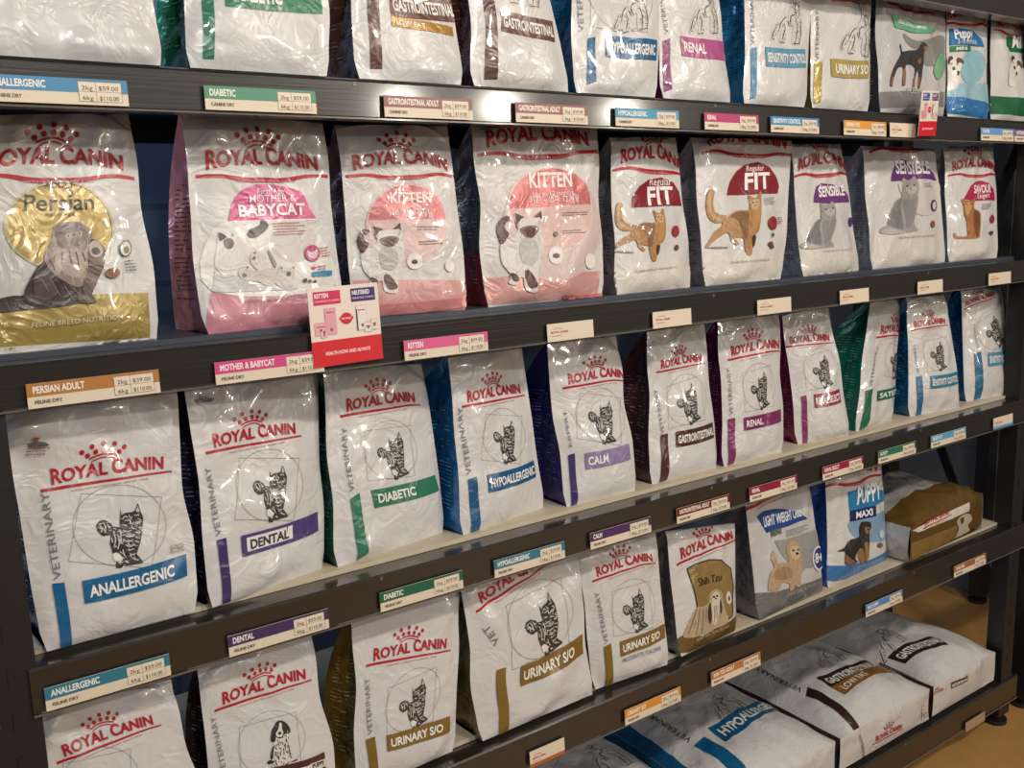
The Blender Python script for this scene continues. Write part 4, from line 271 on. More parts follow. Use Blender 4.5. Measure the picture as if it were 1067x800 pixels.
BAGS = [
    dict(c=[(0.1465, 0.039, 1.7641), (0.4181, 0.039, 1.7641), (0.1936, 0.0801, 2.0384), (0.4185, 0.0801, 2.0384)], d=0.12, side=(40, 60, 60), seed=1, label='big plain silver-white bag cut off by the top left corner, creased base', group='food bags on the top visible shelf', crease=1.5,
     els=[
      ('text','side_word','kg',(0.0883,0.0821),(0.1034,0.0846),(120,118,120),None,0),
     ]),
    dict(c=[(0.4459, 0.039, 1.7641), (0.6573, 0.039, 1.7641), (0.4699, 0.0801, 2.0384), (0.6768, 0.0801, 2.0384)], d=0.12, side=(24, 110, 78), seed=2, label='white bag with mint DIABETIC banner on the topmost row', group='food bags on the top visible shelf',
     els=[
      ('quad','colour_stripe',(46,132,98),(0.0215,0.1276),(0.0367,0.1276),(0.0208,0.0117),0),
      ('quad','name_banner',(60,140,105),(0.0519,0.1244),(0.1986,0.1326),(0.0505,0.0824),0.12),
      ('btext','name_lettering','DIABETIC',0.06,0.56,0.24,0.74,(235,232,226)),
     ]),
    dict(c=[(0.6994, 0.039, 1.7641), (0.8926, 0.039, 1.7641), (0.721, 0.0801, 2.0384), (0.8813, 0.0801, 2.0384)], d=0.12, side=(92, 50, 42), seed=3, label='white bag with brown banner above an orange LOW FAT strip, upright on the top row', group='food bags on the top visible shelf',
     els=[
      ('quad','colour_stripe',(104,62,50),(0.0248,0.1584),(0.0426,0.1586),(0.0233,0.0156),0),
      ('quad','name_banner',(120,72,60),(0.0571,0.1344),(0.1784,0.1391),(0.0607,0.0958),0.12),
      ('btext','name_lettering','GASTROINTESTINAL',0.04,0.98,0.24,0.74,(235,232,226)),
      ('quad','name_banner',(196,142,50),(0.0607,0.0958),(0.1692,0.0912),(0.0604,0.0812),0.12),
      ('btext','name_lettering','LOW FAT',0.06,0.5,0.24,0.74,(235,232,226)),
     ]),
    dict(c=[(0.907, 0.039, 1.7641), (1.116, 0.039, 1.7641), (0.9343, 0.0801, 2.0384), (1.0699, 0.0801, 2.0384)], d=0.11, side=(92, 50, 42), seed=4, label='white bag with a brown banner only, bulging out beside the LOW FAT bag', group='food bags on the top visible shelf',
     els=[
      ('quad','colour_stripe',(104,62,50),(0.0268,0.1842),(0.0471,0.1848),(0.0195,0.0104),0),
      ('art','animal_picture','dalmatian',(0.1011,0.1392),(0.124,0.2454)),
      ('quad','name_banner',(120,72,60),(0.0541,0.1276),(0.163,0.1197),(0.0502,0.0916),0.12),
      ('btext','name_lettering','GASTROINTESTINAL',0.04,0.98,0.24,0.74,(235,232,226)),
     ]),
    dict(c=[(1.1234, 0.039, 1.7641), (1.3261, 0.039, 1.7641), (1.1508, 0.0801, 2.0384), (1.3737, 0.0801, 2.0384)], d=0.11, side=(18, 96, 148), seed=5, label='white bag with blue HYPOALLERGENIC banner and spotted dog on the top row', group='food bags on the top visible shelf',
     els=[
      ('text','side_word','VETERINARY',(0.024,0.1058),(0.0145,0.2385),(130,128,130),0.085,0),
      ('quad','colour_stripe',(16,104,160),(0.0303,0.0945),(0.0494,0.0996),(0.0279,0.014),0),
      ('vit',(0.1322,0.1155),(0.1332,0.2263)),
      ('art','animal_picture','dalmatian',(0.1361,0.1158),(0.1332,0.2263)),
      ('quad','name_banner',(16,104,160),(0.0737,0.1052),(0.2035,0.108),(0.0725,0.0658),0.12),
      ('btext','name_lettering','HYPOALLERGENIC',0.05,0.95,0.24,0.74,(235,232,226)),
     ]),
    dict(c=[(1.3368, 0.039, 1.7641), (1.534, 0.039, 1.7641), (1.3552, 0.0801, 2.0384), (1.523, 0.0801, 2.0384)], d=0.1, side=(142, 34, 98), seed=6, label='white bag with pink RENAL banner and spotted dog on the top row', group='food bags on the top visible shelf',
     els=[
      ('text','side_word','VETERINARY',(0.0209,0.1197),(0.0154,0.2254),(130,128,130),0.085,0),
      ('quad','colour_stripe',(150,52,116),(0.0073,0.1067),(0.0243,0.1119),(0.0071,0.0112),0),
      ('art','animal_picture','dalmatian',(0.1262,0.1276),(0.1345,0.2418)),
      ('quad','name_banner',(196,84,146),(0.0506,0.1182),(0.1841,0.1196),(0.0507,0.0805),0.12),
      ('btext','name_lettering','RENAL',0.05,0.5,0.24,0.74,(235,232,226)),
     ]),
    dict(c=[(1.5652, 0.039, 1.7641), (1.7684, 0.039, 1.7641), (1.6146, 0.0801, 2.0384), (1.84, 0.0801, 2.0384)], d=0.13, side=(24, 112, 150), seed=7, label='top row bag with light blue banner and shiny blue side', group='food bags on the top visible shelf',
     els=[
      ('text','side_word','VETERINARY',(0.0235,0.1207),(0.0216,0.2397),(130,128,130),0.085,0),
      ('quad','colour_stripe',(40,130,178),(0.0137,0.1136),(0.0283,0.1169),(0.019,0.007),0),
      ('art','animal_picture','dalmatian',(0.1276,0.1308),(0.1479,0.2637)),
      ('quad','name_banner',(92,160,200),(0.0512,0.1175),(0.1968,0.1255),(0.0564,0.0774),0.12),
      ('btext','name_lettering','SENSITIVITY CONTROL',0.04,0.98,0.24,0.74,(235,232,226)),
     ]),
    dict(c=[(1.7862, 0.039, 1.7641), (1.9977, 0.039, 1.7641), (1.8296, 0.0801, 2.0384), (2.0529, 0.0801, 2.0384)], d=0.11, side=(120, 100, 50), seed=8, label='white bag with yellow gold URINARY banner and spotted dog on the top row', group='food bags on the top visible shelf',
     els=[
      ('logo','v',(0.0611,0.2373),(0.2071,0.2487)),
      ('text','side_word','VETERINARY',(0.022,0.1019),(0.0199,0.2141),(130,128,130),0.085,0),
      ('quad','colour_stripe',(190,160,70),(0.0081,0.0981),(0.0298,0.102),(0.0041,0.007),0),
      ('art','animal_picture','dalmatian',(0.1528,0.1232),(0.1872,0.2626)),
      ('quad','name_banner',(196,168,84),(0.0581,0.1091),(0.1978,0.1139),(0.0568,0.068),0.12),
      ('btext','name_lettering','URINARY S/O',0.1,0.96,0.24,0.74,(235,232,226)),
     ]),
    dict(c=[(2.0365, 0.039, 1.7641), (2.3117, 0.039, 1.7641), (2.0657, 0.0801, 2.0384), (2.3628, 0.0801, 2.0384)], d=0.12, side=(66, 66, 66), seed=9, label='silver grey bag with a black and tan dog standing in profile', group='food bags on the top visible shelf', base=(186, 184, 184),
     els=[
      ('quad','colour_band',(120,118,118),(0.002,0.0461),(0.2801,0.0597),(-0.004,0.0078),0),
      ('poly','front_print',(132,130,128),[(0.101,0.1894),(0.1483,0.1761),(0.2036,0.1841),(0.2798,0.2028),(0.2639,0.1234),(0.2165,0.1188),(0.1823,0.1227),(0.1811,0.1528),(0.1253,0.1587)],1),
      ('art','animal_picture','doberman',(0.1232,0.0564),(0.1416,0.1718)),
      ('logo','r',(0.0291,0.2537),(0.2253,0.2487)),
      ('poly','name_banner',(104,182,142),[(0.0457,0.2282),(0.1298,0.2201),(0.2382,0.2092),(0.208,0.1975),(0.1475,0.1929),(0.0998,0.1985),(0.07,0.1997)],0),
      ('text','name_lettering','MAXI DERMACOMFORT',(0.0764,0.211),(0.1871,0.203),(225,235,228),0.08,1),
      ('disc','front_print',(120,180,140),(0.243,0.1193),(0.2666,0.1218),(0.256,0.1535)),
      ('text','front_print','FEEDING',(0.0962,0.0444),(0.1718,0.0459),(190,188,184),None,0),
     ]),
    dict(c=[(2.3204, 0.039, 1.7641), (2.5196, 0.039, 1.7641), (2.3663, 0.0801, 2.0384), (2.5632, 0.0801, 2.0384)], d=0.08, side=(60, 60, 66), seed=10, label='white and blue puppy bag with terrier face and small green MINI tab', group='food bags on the top visible shelf',
     els=[
      ('logo','r',(-0.0083,0.234),(0.2043,0.2515)),
      ('quad','colour_band',(160,206,226),(-0.0032,0.0798),(0.202,0.0907),(-0.0031,0.0101),0),
      ('quad','colour_band',(36,124,196),(-0.0006,0.0486),(0.1976,0.0403),(-0.0038,0.0077),0),
      ('disc','front_print',(150,204,220),(0.1067,0.1274),(0.1698,0.1321),(0.1192,0.1744)),
      ('art','animal_picture','jackrussell',(0.0178,0.0718),(0.0236,0.1495)),
      ('poly','name_banner',(36,124,190),[(0.0129,0.2213),(0.0431,0.2234),(0.1197,0.2231),(0.1586,0.2064),(0.169,0.1855),(0.1031,0.1843),(0.0077,0.1779)],0),
      ('text','name_lettering','Puppy',(0.0281,0.1951),(0.1135,0.2043),(240,240,240),None,1),
      ('text','name_lettering','2-10 months',(0.035,0.1823),(0.1329,0.19),(225,232,240),None,0),
      ('quad','name_banner',(50,140,84),(0.0092,0.1748),(0.1031,0.1819),(0.0085,0.1613),0),
      ('btext','name_lettering','MINI',0.22,0.72,0.2,0.8,(235,235,230)),
     ]),
    dict(c=[(2.5263, 0.039, 1.7641), (2.8518, 0.039, 1.7641), (2.5838, 0.0801, 2.0384), (2.8708, 0.0801, 2.0384)], d=0.08, side=(70, 70, 70), seed=11, label='white bag with green base band, at the top right corner', group='food bags on the top visible shelf',
     els=[
      ('logo','r',(0.0075,0.2363),(0.2134,0.2267)),
      ('quad','colour_band',(24,110,66),(-0.0058,0.061),(0.3011,0.0567),(-0.0047,0.0139),0),
      ('poly','name_banner',(30,120,72),[(0.07,0.2213),(0.2151,0.2228),(0.2196,0.1852),(0.0909,0.1836),(0.0694,0.198)],0),
      ('text','name_lettering','MINI',(0.0981,0.1945),(0.2034,0.1979),(240,240,235),0.3,1),
      ('art','animal_picture','jackrussell',(0.0914,0.0948),(0.1212,0.1683)),
     ]),
    dict(c=[(0.1603, 0.052, 1.4014), (0.3874, 0.065, 1.4014), (0.204, 0.0992, 1.6992), (0.3864, 0.1112, 1.7092)], d=0.13, side=(130, 110, 50), seed=12, label='white and gold bag with long-haired cat on a gold disc, at the left edge', group='food bags on the second shelf',
     els=[
      ('quad','colour_band',(178,152,72),(-0.0021,0.0715),(0.1941,0.0633),(-0.0044,0.0021),0),
      ('quad','front_print',(214,211,206),(0.0047,0.0099),(0.2023,0.0012),(0.0032,0.0012),0),
      ('logo','r',(-0.0081,0.2297),(0.1987,0.2226)),
      ('disc','breed_emblem',(206,196,158),(0.0958,0.1588),(0.163,0.1554),(0.0994,0.2188)),
      ('disc','breed_emblem',(72,64,40),(0.0958,0.1588),(0.1594,0.1556),(0.0993,0.2161)),
      ('disc','breed_emblem',(196,168,92),(0.0952,0.1586),(0.1582,0.1553),(0.0993,0.2149)),
      ('text','front_print','ADULT',(0.0781,0.2102),(0.1154,0.2086),(70,55,30),None,0),
      ('text','name_lettering','Persian',(0.0535,0.1816),(0.1392,0.1784),(40,32,20),None,0),
      ('text','front_print','페르시안 어덜트',(0.0776,0.1727),(0.1146,0.1709),(70,55,30),None,0),
      ('art','animal_picture','persian',(0.0817,0.0537),(0.1109,0.1639)),
      ('text','name_lettering','FELINE BREED NUTRITION',(0.0531,0.0303),(0.1562,0.0302),(226,216,180),None,0),
      ('disc','front_print',(120,124,84),(0.1703,0.125),(0.1785,0.1248),(0.1729,0.1362)),
      ('disc','front_print',(218,216,208),(0.1701,0.1244),(0.1771,0.1242),(0.1723,0.1337)),
      ('disc','front_print',(140,144,90),(0.1703,0.1225),(0.1741,0.1224),(0.1714,0.1275)),
      ('disc','front_print',(150,92,50),(0.1482,0.0928),(0.1574,0.0923),(0.149,0.0996)),
      ('lines','front_print',(90,86,80),(0.1646,0.1079),(0.1803,0.1085),4),
     ]),
    dict(c=[(0.4449, 0.053, 1.4014), (0.6761, 0.0706, 1.4014), (0.4531, 0.1001, 1.7104), (0.6775, 0.1167, 1.7071)], d=0.1, side=(214, 130, 146), seed=13, label='pink-based MOTHER & BABYCAT bag showing a mother cat with kittens', group='food bags on the second shelf',
     els=[
      ('quad','colour_band',(222,142,160),(0.017,0.0575),(0.2177,0.0557),(-0.0038,-0.0019),0),
      ('logo','r',(0.0106,0.2234),(0.2249,0.2263)),
      ('poly','front_print',(222,219,214),[(0.0298,0.147),(0.0913,0.1567),(0.1564,0.155),(0.1977,0.1358),(0.2109,0.0528),(0.0195,0.0587)],1),
      ('disc','front_print',(206,200,194),(0.1531,0.1273),(0.1932,0.1264),(0.1571,0.1611)),
      ('poly','name_banner',(216,92,142),[(0.0533,0.1588),(0.0576,0.1754),(0.0658,0.1916),(0.077,0.2031),(0.0988,0.2108),(0.1259,0.2119),(0.1531,0.2073),(0.1705,0.2014),(0.1783,0.1936),(0.1855,0.175),(0.1959,0.1591),(0.1228,0.158)],0),
      ('quad','name_banner',(235,228,226),(0.0533,0.1585),(0.1959,0.1591),(0.053,0.1561),0),
      ('text','name_lettering','First Age',(0.1011,0.1967),(0.1442,0.1972),(242,226,232),None,0),
      ('text','name_lettering','MOTHER &',(0.0881,0.1849),(0.1616,0.1857),(242,232,235),None,0),
      ('text','name_lettering','BABYCAT',(0.0693,0.1643),(0.1762,0.1654),(244,236,238),0.165,1),
      ('lines','front_print',(206,120,140),(0.1196,0.1532),(0.1777,0.1542),5),
      ('art','animal_picture','mother',(0.0805,0.0616),(0.0917,0.1597)),
      ('disc','front_print',(206,66,118),(0.1799,0.1062),(0.1934,0.1058),(0.1822,0.1188)),
      ('poly','front_print',(236,200,214),[(0.1719,0.1112),(0.1783,0.1072),(0.1881,0.1113),(0.1898,0.1059),(0.1837,0.0981),(0.173,0.0991),(0.1714,0.1049)],1),
      ('lines','front_print',(206,66,118),(0.1949,0.1143),(0.2139,0.1158),4),
      ('disc','front_print',(206,66,118),(0.1778,0.084),(0.181,0.0838),(0.1785,0.0871)),
      ('lines','front_print',(206,66,118),(0.1837,0.086),(0.1999,0.0864),2),
      ('quad','front_print',(60,150,200),(0.1736,0.0776),(0.2112,0.0783),(0.1721,0.0701),0),
      ('disc','front_print',(90,66,50),(0.1599,0.0654),(0.163,0.0651),(0.1603,0.0684)),
      ('disc','front_print',(90,66,50),(0.1667,0.0636),(0.1693,0.0634),(0.167,0.066)),
      ('disc','front_print',(90,66,50),(0.1749,0.0624),(0.1777,0.0622),(0.1753,0.0649)),
      ('text','front_print','FELINE HEALTH NUTRITION',(0.0648,0.0392),(0.1814,0.0394),(150,90,110),0.035,0),
     ]),
    dict(c=[(0.6883, 0.0715, 1.4014), (0.8937, 0.052, 1.4014), (0.699, 0.116, 1.7035), (0.8981, 0.0975, 1.7061)], d=0.11, side=(60, 56, 58), seed=14, label='narrower pink KITTEN bag just right of the square promotion card', group='food bags on the second shelf', base=(206, 202, 198),
     els=[
      ('quad','colour_band',(232,168,164),(0.0048,0.0606),(0.2099,0.048),(-0.0006,0.0087),0),
      ('disc','front_print',(228,196,190),(0.1039,0.1449),(0.1766,0.143),(0.1134,0.2137)),
      ('logo','r',(0.0059,0.2265),(0.2086,0.2291)),
      ('disc','name_banner',(238,214,210),(0.1051,0.1495),(0.1769,0.1478),(0.1139,0.2108)),
      ('disc','front_print',(238,198,194),(0.1051,0.1495),(0.1752,0.1478),(0.1138,0.2093)),
      ('half','name_banner',(228,132,134),(0.1056,0.1526),(0.1751,0.1509),(0.1138,0.2088)),
      ('text','name_lettering','KITTEN',(0.0766,0.1809),(0.1514,0.1795),(244,230,228),0.23,1),
      ('text','name_lettering','Up to 12 months',(0.0775,0.1666),(0.1443,0.1643),(244,230,228),None,0),
      ('text','name_lettering','키튼 - 생후 12개월',(0.0711,0.1576),(0.1493,0.1554),(244,230,228),None,0),
      ('lines','front_print',(120,110,108),(0.1185,0.1405),(0.1701,0.14),2),
      ('lines','front_print',(120,110,108),(0.1186,0.1164),(0.1641,0.1165),2),
      ('disc','front_print',(225,222,218),(0.1082,0.0846),(0.1218,0.0838),(0.1095,0.0977)),
      ('disc','front_print',(120,60,50),(0.1076,0.0833),(0.1129,0.083),(0.1079,0.0869)),
      ('disc','front_print',(232,226,220),(0.1717,0.0736),(0.1807,0.0733),(0.1726,0.0829)),
      ('art','animal_picture','kitten',(0.0534,0.0459),(0.066,0.148)),
      ('quad','colour_band',(232,140,140),(0.0362,0.0187),(0.2083,0.0211),(0.0362,0.0018),0.2),
     ]),
    dict(c=[(0.9297, 0.052, 1.4014), (1.1991, 0.052, 1.4014), (0.9455, 0.0979, 1.7075), (1.2266, 0.0979, 1.7073)], d=0.15, side=(74, 70, 72), seed=15, label='wider pink KITTEN bag, its crown tucked under the shelf above', group='food bags on the second shelf', base=(206, 202, 198), foot=(170, 50, 56),
     els=[
      ('quad','colour_band',(232,168,162),(0.003,0.0499),(0.2675,0.0469),(-0.0057,0.0038),0),
      ('logo','r',(0.0063,0.2639),(0.2701,0.2683)),
      ('disc','front_print',(226,200,192),(0.1568,0.1366),(0.2714,0.1341),(0.1621,0.2396)),
      ('disc','name_banner',(240,214,208),(0.1526,0.1617),(0.254,0.1602),(0.1573,0.2402)),
      ('disc','front_print',(238,196,188),(0.1526,0.1617),(0.2497,0.1602),(0.1573,0.237)),
      ('half','name_banner',(226,122,124),(0.1529,0.1687),(0.25,0.1715),(0.1573,0.2364)),
      ('text','name_lettering','KITTEN',(0.1063,0.2036),(0.2016,0.2038),(244,230,228),0.28,1),
      ('text','name_lettering','Up to 12 months',(0.113,0.1861),(0.203,0.1885),(244,230,228),None,0),
      ('text','name_lettering','키튼 - 생후 12개월',(0.103,0.176),(0.2155,0.1759),(244,230,228),None,0),
      ('lines','front_print',(120,110,108),(0.1757,0.1568),(0.2437,0.1575),2),
      ('lines','front_print',(120,110,108),(0.1753,0.1248),(0.2327,0.1248),2),
      ('disc','front_print',(225,222,218),(0.1537,0.0807),(0.1699,0.0798),(0.1562,0.0969)),
      ('disc','front_print',(120,60,50),(0.1543,0.0797),(0.162,0.0792),(0.1551,0.0846)),
      ('disc','front_print',(232,226,220),(0.2365,0.0663),(0.2513,0.0659),(0.2363,0.0804)),
      ('disc','front_print',(120,118,118),(0.1581,0.1187),(0.1633,0.1186),(0.1586,0.1236)),
      ('art','animal_picture','kitten',(0.0783,0.0316),(0.0968,0.1629)),
      ('quad','colour_band',(226,120,120),(0.1684,0.008),(0.2717,0.006),(0.1732,-0.0047),0.2),
     ]),
    dict(c=[(1.226, 0.052, 1.4014), (1.4425, 0.0593, 1.4014), (1.2627, 0.0973, 1.6952), (1.4476, 0.1043, 1.6998)], d=0.12, side=(128, 126, 128), seed=16, label='narrower maroon FIT bag with walking ginger cat, next to the kitten bag', group='food bags on the second shelf',
     els=[
      ('quad','colour_band',(212,206,196),(-0.005,0.0555),(0.2116,0.0556),(-0.0063,-0.0031),0),
      ('logo','r',(0.0019,0.2419),(0.2421,0.2362)),
      ('poly','name_banner',(150,32,44),[(0.0445,0.1634),(0.051,0.1864),(0.0684,0.204),(0.0978,0.2167),(0.1372,0.2202),(0.1724,0.212),(0.1888,0.1933),(0.1946,0.1646)],0),
      ('text','name_lettering','Regular',(0.0993,0.2049),(0.165,0.2051),(240,225,222),None,0),
      ('text','name_lettering','FIT',(0.0919,0.1677),(0.1664,0.1679),(242,236,232),0.48,1),
      ('art','animal_picture','orange',(0.0559,0.062),(0.0724,0.167)),
      ('text','front_print','FELINE HEALTH NUTRITION',(0.0396,0.0387),(0.1498,0.0407),(130,124,118),0.03,0),
      ('disc','front_print',(180,40,50),(0.1592,0.1133),(0.1709,0.1131),(0.1622,0.1247)),
      ('disc','front_print',(110,70,50),(0.1539,0.0805),(0.1597,0.0803),(0.1548,0.0863)),
     ]),
    dict(c=[(1.4694, 0.052, 1.4014), (1.7183, 0.052, 1.4014), (1.4839, 0.0968, 1.7), (1.7984, 0.0969, 1.7007)], d=0.13, side=(128, 126, 128), seed=17, label='wider maroon FIT bag with a large walking ginger cat, grey gusset on its left', group='food bags on the second shelf',
     els=[
      ('quad','colour_band',(212,206,196),(0.0037,0.0654),(0.2695,0.0585),(-0.0156,0.0009),0),
      ('logo','r',(0.0146,0.2831),(0.2848,0.2756)),
      ('poly','name_banner',(150,32,44),[(0.0776,0.1856),(0.0886,0.2156),(0.1074,0.2363),(0.1331,0.2503),(0.1741,0.2575),(0.2109,0.2462),(0.236,0.2235),(0.2463,0.2044),(0.2418,0.1881)],0),
      ('text','name_lettering','Regular',(0.1399,0.2372),(0.1924,0.2384),(240,225,222),None,0),
      ('text','name_lettering','FIT',(0.1355,0.1976),(0.2111,0.1992),(242,236,232),0.48,1),
      ('art','animal_picture','orange',(0.0956,0.0588),(0.1045,0.1953)),
      ('text','front_print','FELINE HEALTH NUTRITION',(0.0787,0.0421),(0.2124,0.0413),(130,124,118),0.03,0),
      ('disc','front_print',(170,34,50),(0.2211,0.1226),(0.238,0.1226),(0.2207,0.1374)),
      ('lines','front_print',(140,60,60),(0.2408,0.1358),(0.2612,0.1358),4),
      ('disc','front_print',(120,76,50),(0.2096,0.0772),(0.2193,0.077),(0.2089,0.0825)),
      ('disc','front_print',(120,76,50),(0.2161,0.0707),(0.2232,0.0705),(0.2155,0.075)),
      ('lines','front_print',(170,140,136),(0.1903,0.1784),(0.2341,0.1795),4),
      ('disc','front_print',(70,60,50),(0.219,0.0969),(0.2228,0.0969),(0.2193,0.1019)),
     ]),
    dict(c=[(1.7899, 0.0552, 1.4014), (2.0322, 0.0715, 1.4014), (1.8025, 0.0998, 1.6927), (2.0095, 0.1145, 1.6975)], d=0.12, side=(130, 134, 146), seed=18, label='narrower purple SENSIBLE bag with a small grey cat', group='food bags on the second shelf',
     els=[
      ('quad','colour_band',(212,206,196),(-0.001,0.0607),(0.2145,0.0511),(-0.0138,-0.0063),0),
      ('logo','r',(-0.0014,0.2302),(0.2448,0.2348)),
      ('poly','name_banner',(118,48,130),[(0.0604,0.164),(0.0748,0.1857),(0.0826,0.2002),(0.0979,0.2064),(0.1435,0.2031),(0.1855,0.1946),(0.2047,0.1816),(0.2163,0.1619),(0.1257,0.1592)],0),
      ('text','name_lettering','Regular',(0.0928,0.1934),(0.1372,0.1937),(235,220,235),None,0),
      ('text','name_lettering','SENSIBLE',(0.0862,0.1759),(0.1916,0.1781),(242,236,242),0.22,1),
      ('art','animal_picture','greycat',(0.0595,0.0611),(0.0803,0.1638)),
      ('disc','front_print',(90,40,110),(0.2111,0.1147),(0.2205,0.1145),(0.2138,0.1262)),
      ('text','front_print','FELINE HEALTH NUTRITION',(0.0702,0.0499),(0.1896,0.0484),(150,144,138),0.03,0),
     ]),
    dict(c=[(2.0747, 0.0693, 1.4014), (2.4105, 0.0715, 1.4014), (2.0912, 0.1134, 1.6953), (2.4092, 0.1151, 1.692)], d=0.13, side=(130, 134, 146), seed=19, label='wider purple SENSIBLE bag with a large seated grey cat', group='food bags on the second shelf',
     els=[
      ('quad','colour_band',(212,206,196),(0.0124,0.0816),(0.3211,0.0805),(-0.0024,0.0042),0),
      ('logo','r',(0.0235,0.2919),(0.3448,0.3049)),
      ('poly','name_banner',(112,44,126),[(0.0909,0.2088),(0.0954,0.2236),(0.1072,0.2397),(0.1224,0.2542),(0.1441,0.2632),(0.1818,0.2618),(0.2015,0.2547),(0.2389,0.2516),(0.2702,0.2448),(0.2941,0.2329),(0.3146,0.2152)],0),
      ('text','name_lettering','SENSIBLE',(0.1142,0.228),(0.2751,0.2308),(242,236,242),0.2,1),
      ('poly','front_print',(206,200,194),[(0.136,0.2078),(0.3125,0.2128),(0.3191,0.1717),(0.2967,0.1337),(0.2348,0.1229),(0.1764,0.1348),(0.1396,0.1706)],1),
      ('art','animal_picture','greycat',(0.1142,0.0822),(0.1376,0.2199)),
      ('disc','front_print',(100,50,120),(0.2841,0.1479),(0.3022,0.1481),(0.2879,0.1638)),
      ('disc','front_print',(206,200,194),(0.2875,0.148),(0.2975,0.1481),(0.29,0.1582)),
      ('disc','front_print',(150,90,50),(0.2676,0.1),(0.2785,0.0999),(0.2705,0.1093)),
      ('lines','front_print',(120,110,120),(0.2417,0.2042),(0.2946,0.2071),3),
      ('text','front_print','FELINE HEALTH NUTRITION',(0.1042,0.0674),(0.2722,0.0678),(150,144,138),0.03,0),
     ]),
    dict(c=[(2.412, 0.0676, 1.4014), (2.6374, 0.052, 1.4014), (2.4417, 0.1103, 1.6993), (2.6634, 0.0954, 1.7019)], d=0.1, side=(120, 124, 130), seed=20, label='white bag with a crimson SAVOUR dome and small seated orange cat', group='food bags on the second shelf',
     els=[
      ('quad','colour_band',(212,206,196),(0.0173,0.0563),(0.2239,0.0521),(0.006,0.0021),0),
      ('logo','r',(0.0073,0.2293),(0.2346,0.2291)),
      ('poly','name_banner',(200,30,84),[(0.0599,0.1608),(0.0802,0.1787),(0.0957,0.1975),(0.1203,0.2081),(0.1481,0.2095),(0.1787,0.2006),(0.2032,0.1858),(0.2102,0.1564),(0.12,0.1561)],0),
      ('text','name_lettering','SAVOUR',(0.1076,0.1765),(0.1854,0.1774),(244,234,236),0.28,1),
      ('text','name_lettering','Exigent',(0.1227,0.1621),(0.1772,0.1635),(244,234,236),None,0),
      ('art','animal_picture','abyssinian',(0.0743,0.0569),(0.0792,0.1608)),
      ('disc','front_print',(190,40,90),(0.1904,0.1053),(0.2034,0.1053),(0.1892,0.1169)),
      ('disc','front_print',(110,70,46),(0.1828,0.0677),(0.1947,0.0676),(0.184,0.0732)),
      ('lines','front_print',(160,130,130),(0.14,0.1462),(0.1875,0.1469),4),
     ]),
    dict(c=[(0.1869, 0.0265, 1.0075), (0.3952, 0.0301, 1.0075), (0.184, 0.0747, 1.3291), (0.4071, 0.0789, 1.3319)], d=0.14, side=(14, 40, 70), seed=21, label='large white bag with a blue ANALLERGENIC banner, first on the left of the third shelf', group='food bags on the third shelf',
     els=[
      ('logo','v',(0.0285,0.2128),(0.2011,0.2061)),
      ('vit',(0.1192,0.0879),(0.1488,0.1717)),
      ('art','animal_picture','tabby',(0.1192,0.0879),(0.1488,0.1717)),
      ('text','side_word','VETERINARY',(0.0358,0.0927),(0.037,0.2101),(120,118,120),0.085,0),
      ('quad','colour_stripe',(16,104,160),(0.0238,0.089),(0.0381,0.087),(0.0231,-0.001),0),
      ('quad','name_banner',(16,104,160),(0.0593,0.0841),(0.2017,0.0857),(0.0587,0.053),0.12),
      ('btext','name_lettering','ANALLERGENIC',0.05,0.86,0.24,0.74,(235,232,226)),
      ('text','front_print','S/O',(0.1797,0.0959),(0.1998,0.0961),(160,150,130),0.34,0),
      ('text','front_print','INDEX',(0.1796,0.0907),(0.2,0.0903),(160,150,130),None,0),
      ('poly','front_print',(190,60,60),[(0.026,0.2874),(0.0341,0.2847),(0.0298,0.2784)],0),
      ('poly','front_print',(90,90,96),[(0.0192,0.2806),(0.0287,0.281),(0.0407,0.2762),(0.0451,0.271),(0.0329,0.2707),(0.0238,0.2744)],0),
      ('lines','front_print',(150,120,120),(0.0191,0.2751),(0.0472,0.2679),3),
     ]),
    dict(c=[(0.4085, 0.026, 1.0075), (0.6124, 0.0708, 1.0075), (0.4172, 0.0786, 1.3377), (0.6477, 0.1263, 1.3179)], d=0.1, side=(40, 34, 70), seed=22, label='tall white bag with a purple banner reading DENTAL in a white box', group='food bags on the third shelf',
     els=[
      ('logo','v',(0.0171,0.2194),(0.1846,0.2223)),
      ('vit',(0.1217,0.0987),(0.1431,0.1833)),
      ('art','animal_picture','tabby',(0.1217,0.0987),(0.1431,0.1833)),
      ('text','side_word','VETERINARY',(0.0265,0.0996),(0.0191,0.199),(120,118,120),0.085,0),
      ('quad','colour_stripe',(66,46,118),(0.0183,0.0936),(0.0324,0.0942),(0.0226,-0.0034),0),
      ('quad','name_banner',(84,64,130),(0.0578,0.0911),(0.2058,0.095),(0.0586,0.0599),0.12),
      ('box','name_lettering',(226,224,220),0.06,0.62,0.18,0.84),
      ('btext','name_lettering','DENTAL',0.1,0.57,0.27,0.72,(50,46,60)),
      ('poly','front_print',(190,60,60),[(0.0175,0.3039),(0.0287,0.3024),(0.0235,0.2968)],0),
      ('poly','front_print',(90,90,96),[(0.0104,0.3009),(0.0258,0.3002),(0.0389,0.2963),(0.0338,0.2925),(0.0156,0.2949)],0),
     ]),
    dict(c=[(0.6227, 0.0551, 1.0075), (0.8545, 0.0921, 1.0075), (0.6484, 0.1076, 1.3263), (0.8516, 0.1364, 1.3022)], d=0.12, side=(18, 84, 64), seed=23, label='white bag with a green DIABETIC banner and dark green gusset on the third shelf', group='food bags on the third shelf',
     els=[
      ('logo','v',(0.0261,0.2324),(0.1961,0.2407)),
      ('vit',(0.132,0.1166),(0.1403,0.1959)),
      ('art','animal_picture','tabby',(0.132,0.1166),(0.1403,0.1959)),
